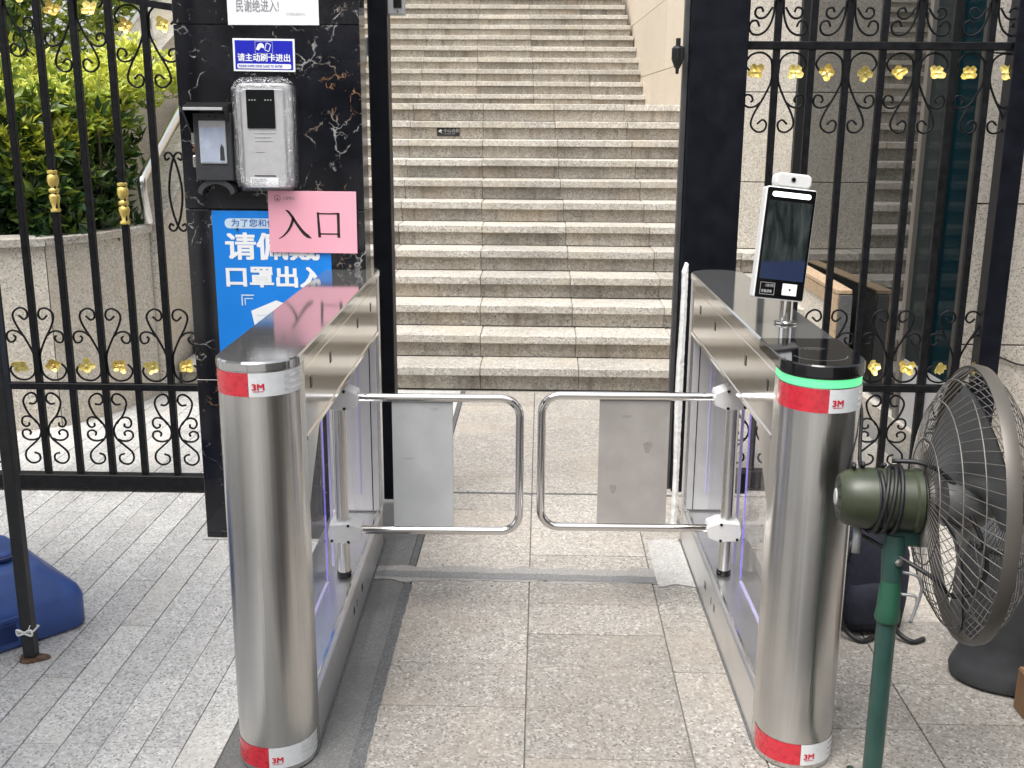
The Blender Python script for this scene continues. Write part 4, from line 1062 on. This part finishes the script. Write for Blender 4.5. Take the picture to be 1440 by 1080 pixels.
lettering('请看屏幕', .0085, -.049, -.0190, .0175, 'ink_faint', scr, M=Mt, name='small_lettering', sx=.85)
cmo = plate('camera_module', -.044, .2885, .050, .325, -.012, .022, .014, 'white_plastic', ft, Mt, b=.004)
mesh('lens', *lathe([(0, 0), (.005, 0), (.005, .002), (0, .002)], 14, I((.001, -.0125, .309)) @ Matrix.Rotation(R(90), 4, 'X')), 'black_gloss', cmo, True, Mt, 40)
mesh('lens_ring', *lathe([(.005, 0), (.0068, 0), (.0068, .0012), (.005, .0012)], 14, I((.001, -.0122, .309)) @ Matrix.Rotation(R(90), 4, 'X'), caps=False), 'device_grey', cmo, True, Mt, 40)

# white foam strip behind the right turnstile
V = []; F = []; n = 90
for i in range(n + 1):
    z = .0 + 1.0 * i / n; j = lambda s: random.uniform(-s, s)
    x0 = .507 + .003 * math.sin(z * 9) + j(.0005); x1 = .527 + j(.001)
    if i > n - 3: x0 += .010 * (i - n + 3) / 3
    V += [(x0, 3.815 + j(.0008), z), (x0 + .008 + j(.0008), 3.800 + j(.001), z), (x1, 3.803 + j(.001), z), (x1, 3.845, z), (x0, 3.845, z)]
for i in range(n):
    for k in range(5): F.append((i * 5 + k, i * 5 + (k + 1) % 5, (i + 1) * 5 + (k + 1) % 5, (i + 1) * 5 + k))
F += [(4, 3, 2, 1, 0), tuple(n * 5 + k for k in range(5))]
fo = mesh('foam_strip', V, F, 'foam_white'); tag(fo, 'rough white foam strip standing between right turnstile and gate post', 'strip')

# ================================================================== FAN
fan = thing('pedestal_fan', 'large green pedestal fan with round wire cage beside the right turnstile', 'fan', (.745, 2.10, 0))
fc = Vector((.888, 2.10, .735)); ax = Vector((1.0, -.11, .0)).normalized()
e1 = Vector((0, 0, 1)); e1 = (e1 - ax * ax.dot(e1)).normalized(); e2 = ax.cross(e1)
FM = Matrix((e1, e2, ax)).transposed().to_4x4(); FM.translation = fc          # local z = blowing direction
RR = .281
def ring(r, z, t, n=64, m=8): return tube([Vector((r * math.cos(a), r * math.sin(a), z)) for a in np.linspace(0, 2 * math.pi, n, endpoint=False)], t, m, closed=True)
mesh('rim', *lathe([(RR - .003, -.012), (RR + .003, -.014), (RR + .006, 0), (RR + .003, .014), (RR - .003, .012), (RR - .003, -.012)], 72, caps=False), 'fan_rim', fan, True, FM, 50)
def prof(s, t): return (RR * (.20 + .80 * t), s * (.085 * (1 - t ** 2.6) ** .8 + .008))
for nm, s in (('rear_grille', -1), ('front_grille', 1)):
    g = G()
    for k in range(64):
        a = 2 * math.pi * k / 64; P = []
        for t in np.linspace(0, 1, 8):
            r, z = prof(s, t); aa = a + s * .38 * (1 - t); P.append((r * math.cos(aa), r * math.sin(aa), z))
        g.add(*tube(P, .0010, 4, cap=False))
    for t in (.0, .33, .68, .88): r, z = prof(s, t); g.add(*ring(r, z, .0016, 48, 5))
    g.build(nm, 'fan_wire', fan, True, FM)
mesh('grille_badge', *lathe([(0, .101), (.045, .099), (.056, .092), (0, .088)], 28), 'fan_green', fan, True, FM, 40)
for k in range(3):
    a0 = k * 2 * math.pi / 3 + .5; V = []; F = []; nr, na = 9, 7
    for th in (0, .003):
        for i in range(nr):
            r = .045 + (RR - .062) * i / (nr - 1); half = .42 + .50 * math.sin(math.pi * min(1, (i + 1.6) / nr) * .9)
            for j in range(na):
                q = j / (na - 1) * 2 - 1; a = a0 + half * q + .28 * i / nr; V.append((r * math.cos(a), r * math.sin(a), -.020 + .045 * q * (1 - .45 * i / nr) + th))
    o_ = nr * na
    for i in range(nr - 1):
        for j in range(na - 1):
            b = i * na + j; F += [(b, b + 1, b + na + 1, b + na), (o_ + b, o_ + b + na, o_ + b + na + 1, o_ + b + 1)]
    mesh('blade', V, F, 'fan_blade', fan, True, FM)
mesh('blade_hub', *lathe([(0, -.05), (.05, -.05), (.05, .02), (.03, .045), (0, .05)], 24), 'fan_blade', fan, True, FM, 40)
mo = mesh('motor', *lathe([(0, -.265), (.028, -.265), (.046, -.261), (.056, -.248), (.061, -.228), (.064, -.200), (.064, -.115), (.068, -.110), (.068, -.100), (.058, -.094), (.0, -.094)], 36), 'fan_green', fan, True, FM, 32)
mesh('motor_seam', *lathe([(.0636, -.190), (.0652, -.188), (.0652, -.185), (.0636, -.183)], 36), 'rubber_black', mo, True, FM)
for k in range(10):
    a = k * .628; c_, s_ = math.cos(a), math.sin(a)
    V = [Vector((c_ * r + (-s_) * t, s_ * r + c_ * t, z)) for r, z in ((.032, -.2650), (.044, -.2622)) for t in (-.003, .003)]
    mesh('vent_slot', V, [(0, 1, 3, 2)], 'rubber_black', mo, M=FM)
mesh('badge', *lathe([(0, -.2675), (.016, -.2675), (.018, -.265), (0, -.2645)], 18), 'device_lightgrey', mo, True, FM, 40)
mesh('mesh_disc', *lathe([(.0, -.088), (.058, -.090), (.059, -.080), (0, -.078)], 28), 'fan_rim', fan, True, FM, 40)
px, py = .745, 2.10
mesh('tilt_bracket', *lathe([(0, .560), (.020, .560), (.022, .590), (.024, .640), (.020, .665), (0, .668)], 18, I((px, py, 0))), 'fan_green_pole', fan, True, None, 40)
box('bracket_arm', (px - .016, py - .014, .640), (px + .075, py + .028, .678), 'fan_green_pole', fan, b=.006)
mesh('bolt', *lathe([(0, 0), (.009, 0), (.009, .006), (0, .007)], 6, I((px + .004, py - .022, .612)) @ Matrix.Rotation(R(90), 4, 'X')), 'steel_rail', fan)
mesh('pole', *lathe([(0, .04), (.0205, .04), (.0205, .50), (0, .50)], 22, I((px, py, 0))), 'fan_green_pole', fan, True, None, 40)
mesh('pole_collar', *lathe([(0, .470), (.025, .470), (.027, .476), (.024, .500), (.0225, .540), (.020, .562), (0, .562)], 22, I((px, py, 0))), 'fan_green_collar', fan, True, None, 40)
mesh('lock_handle', *tube(catmull([(px + .02, py, .53), (px + .055, py - .01, .525), (px + .045, py - .012, .47), (px + .062, py - .012, .545), (px + .05, py - .01, .575), (px + .02, py, .58)], 5), .0035, 8), 'device_grey', fan, True)
for k in range(3):
    a = R(-150 + 120 * k); d = Vector((math.cos(a), math.sin(a), 0))
    mesh('foot', *tube([Vector((px, py, .05)) + d * .012, Vector((px, py, .032)) + d * .08, Vector((px, py, .012)) + d * .145], .011, 8), 'fan_green_pole', fan, True)
# knob and cord wrapped round the motor
kb = FM @ Vector((-.064, .0, -.215))
mesh('swing_knob', *tube([kb, kb + Vector((-.004, -.01, -.055))], .009, 10), 'device_grey', fan, True)
def around(zs, r=.0775, turns=1.0, n=26, ph=0.0):
    return [FM @ Vector((r * math.cos(ph + 2 * math.pi * turns * i / n), r * math.sin(ph + 2 * math.pi * turns * i / n), zs[0] + (zs[1] - zs[0]) * i / n)) for i in range(n + 1)]
cord = thing('power_cord', 'black power cord wound round the green fan motor', 'cord', (.8, 2.1, .7))
mesh('coil', *tube(around((-.185, -.150), .0685, 1, ph=.3), .0048, 8), 'rubber_black', cord, True)
mesh('coil', *tube(around((-.165, -.235), .0695, 1, ph=.1), .0048, 8), 'rubber_black', cord, True)
mesh('coil', *tube(around((-.150, -.215), .0715, 1, ph=.0), .0048, 8), 'rubber_black', cord, True)
mesh('coil', *tube(around((-.140, -.170), .0705, 1, ph=-.2), .0048, 8), 'rubber_black', cord, True)
tp_ = FM @ Vector((.084, 0, -.16)); bt_ = FM @ Vector((-.086, -.02, -.21))
mesh('loop', *tube(catmull([tp_, tp_ + Vector((.06, -.02, .0)), tp_ + Vector((.12, -.03, -.04)), Vector((.895, 2.03, .68)), Vector((.905, 2.02, .62)), Vector((.885, 2.02, .575)), Vector((.845, 2.03, .56)), Vector((.800, 2.04, .60)), bt_], 6), .0048, 8), 'rubber_black', cord, True)
dc = mesh('data_cable', *tube(catmull([(.722, 2.36, .90), (.725, 2.33, .86), (.718, 2.30, .80), (.716, 2.28, .76), (.725, 2.27, .72), (.75, 2.25, .68), (.76, 2.2, .62)], 6), .0042, 8), 'rubber_black', None, True)
tag(dc, 'thin black cable hanging beside the green ring behind the right column', 'cable')

# ================================================================== SMALL THINGS
# backpack
bpk = thing('backpack', 'dark navy backpack slumped on the paving behind the fan pole', 'backpack', (1.01, 3.0, 0))
def blob(cx, cy, sx, sy, zs, n=20, p=3.2):
    V = []; F = []
    for z, k, dx in zs:
        for i in range(n):
            a = 2 * math.pi * i / n; c, s = math.cos(a), math.sin(a)
            q = (abs(c) ** p + abs(s) ** p) ** (-1 / p)
            V.append((cx + dx + sx * k * c * q * (1 + .03 * math.sin(5 * a + 20 * z)), cy + sy * k * s * q, z + .004 * math.sin(3 * a)))
    m = len(zs)
    for l in range(m - 1):
        for i in range(n): F.append((l * n + i, l * n + (i + 1) % n, (l + 1) * n + (i + 1) % n, (l + 1) * n + i))
    F += [tuple(range(n))[::-1], tuple((m - 1) * n + i for i in range(n))]
    return V, F
mesh('bag_body', *blob(1.005, 3.02, .105, .075, [(.006, .80, 0), (.02, .96, 0), (.10, 1.04, .0), (.18, 1.0, .005), (.26, .96, .004), (.31, .86, .0), (.345, .62, -.005), (.357, .3, -.01)]), 'navy_fabric', bpk, True)
mesh('front_pocket', *blob(1.000, 2.955, .075, .030, [(.03, .8, 0), (.05, 1.0, 0), (.12, 1.05, 0), (.16, .9, 0), (.17, .5, 0)]), 'navy_fabric', bpk, True)
for x in (.925, 1.075):
    mesh('strap', *tube(catmull([(x, 2.96, .30), (x - .03, 2.93, .2), (x - .028, 2.93, .09), (x - .005, 2.925, .03), (x + .035, 2.90, .008), (x + .075, 2.92, .008)], 5), .008, 8), 'rubber_black', bpk, True)
mesh('grab_loop', *tube(catmull([(.98, 3.0, .35), (.985, 2.99, .385), (1.01, 2.99, .39), (1.03, 3.0, .35)], 5), .005, 6), 'rubber_black', bpk, True)
# dark flared pedestal and cardboard box at the right edge
gp = thing('flared_pedestal', 'dark grey moulded pedestal flaring at its foot behind the fan', 'pedestal', (1.355, 2.72, 0))
mesh('pedestal_body', *lathe([(0, 0), (.175, 0), (.200, .010), (.204, .030), (.192, .058), (.181, .085), (.179, .13), (.188, .19), (.200, .27), (.206, .36), (.200, .43), (.18, .455), (0, .46)], 44, I((1.355, 2.72, 0)), sx=1.0, sy=.66), 'grey_plastic', gp, True, None, 50)
mesh('handle_band', *lathe([(.2035, .40), (.2075, .403), (.2075, .415), (.2035, .418)], 44, I((1.355, 2.72, 0)), sx=1.0, sy=.66), 'rubber_black', gp, True)
cb = thing('cardboard_box', 'brown cardboard box corner at the right edge beside the pedestal', 'box', (1.42, 2.50, 0))
V, F = cbox((.30, .13, .115), .002); mesh('carton', [(x + 1.41, y + 2.495, z + .0585) for x, y, z in V], F, 'cardboard', cb)
box('flap', (1.262, 2.432, .1175), (1.558, 2.494, .1195), 'cardboard', cb, b=.0005); box('flap', (1.262, 2.497, .1175), (1.558, 2.558, .1195), 'cardboard', cb, b=.0005)
# wall wire and blue sign at the right edge
ww = mesh('wall_wire', *tube(catmull([(1.838, 4.30, .575), (1.87, 4.43, .56), (1.95, 4.44, .53), (2.05, 4.44, .50), (2.3, 4.44, .49)], 6), .004, 6), 'rubber_black', None, True); tag(ww, 'black wire sagging across the granite wall at the right edge', 'wire')
bs = thing('blue_wall_sign', 'narrow blue and white sign edge at the top right of the granite wall', 'sign', (1.83, 4.44, 1.8))
box('plate', (1.83, 4.440, 1.70), (1.86, 4.448, 1.95), 'sign_blue', bs, b=.001); box('stripe', (1.832, 4.436, 1.84), (1.858, 4.4395, 1.88), 'print_white', bs, b=.0005)

# canopy with its pole
cn = thing('canopy', 'dark metal leg of a pop-up canopy with rusty foot at left edge', 'canopy', (-1.415, 2.72, 0))
box('leg', (-1.452, 2.704, .006), (-1.418, 2.738, 2.35), 'pole_grey', cn, b=.004)
ft_ = [( .036 + .006 * math.sin(3 * a + 1)) for a in np.linspace(0, 6.28, 20, endpoint=False)]
mesh('foot_plate', *prism([(-1.428 + r * 1.15 * math.cos(a), 2.716 + r * .8 * math.sin(a)) for r, a in zip(ft_, np.linspace(0, 6.28, 20, endpoint=False))], .0005, .006), 'rust', cn)
for x, y in ((-4.4, 2.72), (-1.415, -.3), (-4.4, -.3)): box('leg', (x - .023, y - .023, 0), (x + .023, y + .023, 2.35), 'pole_grey', cn, b=.004)
V = [(-4.5, -.4, 2.36), (-1.32, -.4, 2.36), (-1.32, 2.80, 2.36), (-4.5, 2.80, 2.36), (-2.9, 1.2, 3.0)]
V += [(x, y, z - .008) for x, y, z in V]
mesh('roof', V, [(0, 1, 4), (1, 2, 4), (2, 3, 4), (3, 0, 4), (6, 5, 9), (7, 6, 9), (8, 7, 9), (5, 8, 9)], 'canvas', cn)
tie = thing('cable_tie', 'white plastic tie knotted round the canopy leg near the ground', 'tie', (-1.415, 2.70, .085))
mesh('band', *tube([(-1.455, 2.701, .088), (-1.415, 2.701, .090), (-1.415, 2.741, .09), (-1.455, 2.741, .09)], .0032, 6, closed=True), 'white_tie', tie, True)
for q in (-1, 1):
    mesh('bow', *tube(catmull([(-1.435, 2.697, .088), (-1.435 + q * .010, 2.694, .097), (-1.435 + q * .021, 2.695, .098), (-1.435 + q * .020, 2.697, .082), (-1.435 + q * .009, 2.695, .085), (-1.435, 2.697, .088)], 4), .0030, 6), 'white_tie', tie, True)
mesh('tail', *tube([(-1.435, 2.697, .09), (-1.422, 2.694, .100), (-1.416, 2.696, .114)], .0015, 5), 'white_tie', tie)
# blue water weight
bw = thing('water_weight', 'blue moulded plastic water weight behind the canopy leg', 'weight', (-1.67, 3.1, 0))
MB = I((-1.348, 2.925, 0)) @ Matrix.Rotation(R(47), 4, 'Z')      # local: x runs back along the front edge, y into the block
def frustum(x0, x1, y0, y1, z0, z1, ins, mat, name, r=.05, top_r=.03, bev=.02):
    rings = []
    for z, i in ((z0, .012), (z0 + .012, 0), (z0 + (z1 - z0) * .48, 0), (z0 + (z1 - z0) * .60, ins * .10), (z1 - bev, ins * .85), (z1 - bev * .3, ins * .97), (z1, ins * 1.12)):
        rings.append([(a, c, z) for a, c in rrect(x0 + i, y0 + i, x1 - i, y1 - i, r, 6)])
    n = len(rings[0]); V = [p for q in rings for p in q]; F = [tuple(range(n))[::-1], tuple((len(rings) - 1) * n + k for k in range(n))]
    for l in range(len(rings) - 1):
        for k in range(n): F.append((l * n + k, l * n + (k + 1) % n, (l + 1) * n + (k + 1) % n, (l + 1) * n + k))
    return mesh(name, V, F, mat, bw, True, MB, 60)
frustum(-.62, .0, .0, .52, .002, .205, .085, 'blue_plastic', 'body')
frustum(-.52, -.20, .14, .40, .2055, .252, .018, 'blue_plastic', 'raised_deck', r=.03, bev=.012)
V, F = lathe([(.028, 0), (.036, .006), (.036, .014), (.028, .018)], 20, I((-.17, .19, .206)), caps=False); mesh('filler_ring', V, F, 'blue_plastic_dark', bw, True, MB, 40)
V, F = lathe([(0, 0), (.027, 0), (.027, .020), (.02, .026), (0, .026)], 20, I((-.17, .19, .2065))); mesh('filler_cap', V, F, 'blue_plastic', bw, True, MB, 40)
for x0, x1 in ((-.40, -.215),):
    g = G(); gbox(g, (x0, -.004, .028), (x1, -.0002, .085), .002); g.build('grip_recess', 'blue_plastic_dark', bw, M=MB)
g = G(); gbox(g, (-.44, -.006, .092), (-.19, -.0003, .106), .003); g.build('moulded_rib', 'blue_plastic', bw, M=MB)

# building across the street, behind the camera (seen in the steel)
bb = thing('street_building', 'plain pale building across the street, mirrored in the steel', 'building', (0, -14, 0))
box('wall', (-30, -15, 0), (30, -14, 7.5), 'facade', bb)
for k in range(13):
    x = -27 + 4.4 * k
    for z in (.2, 3.8):
        if (k + int(z)) % 3: box('window', (x, -13.98, z + .4), (x + 2.4, -13.93, z + 2.9), 'facade_glass', bb)
    box('pilaster', (x - 1.1, -13.96, 0), (x - .6, -13.7, 7.5), 'facade_band', bb)
bo = thing('reflection_booth', 'unseen dark brown booth added right of the camera to darken the steel reflections', 'booth', (2.8, -.2, 0))  # out of view, added so the steel columns mirror a dark right side
box('wall', (1.75, -2.4, 0), (3.9, 1.75, 2.5), 'facade_band', bo); box('roof', (1.65, -2.5, 2.501), (4.0, 1.85, 2.62), 'pole_grey', bo)
box('window', (1.735, -1.6, 1.0), (1.749, -.6, 2.0), 'facade_glass', bo); box('window', (1.735, .1, 1.0), (1.749, 1.1, 2.0), 'facade_glass', bo)
mt_ = thing('reflection_mat', 'unseen dark ribbed mat added before the turnstile lane to darken the steel reflections', 'mat', (.86, 1.05, 0))  # out of view, added for a dark patch mirrored in the columns
box('mat_sheet', (-.32, .25, .002), (1.70, 1.85, .009), 'rubber_black', mt_, b=.002)
for k in range(15): box('rib', (-.30, .32 + k * .1, .0091), (1.68, .335 + k * .1, .0115), 'rubber_black', mt_, b=.001)
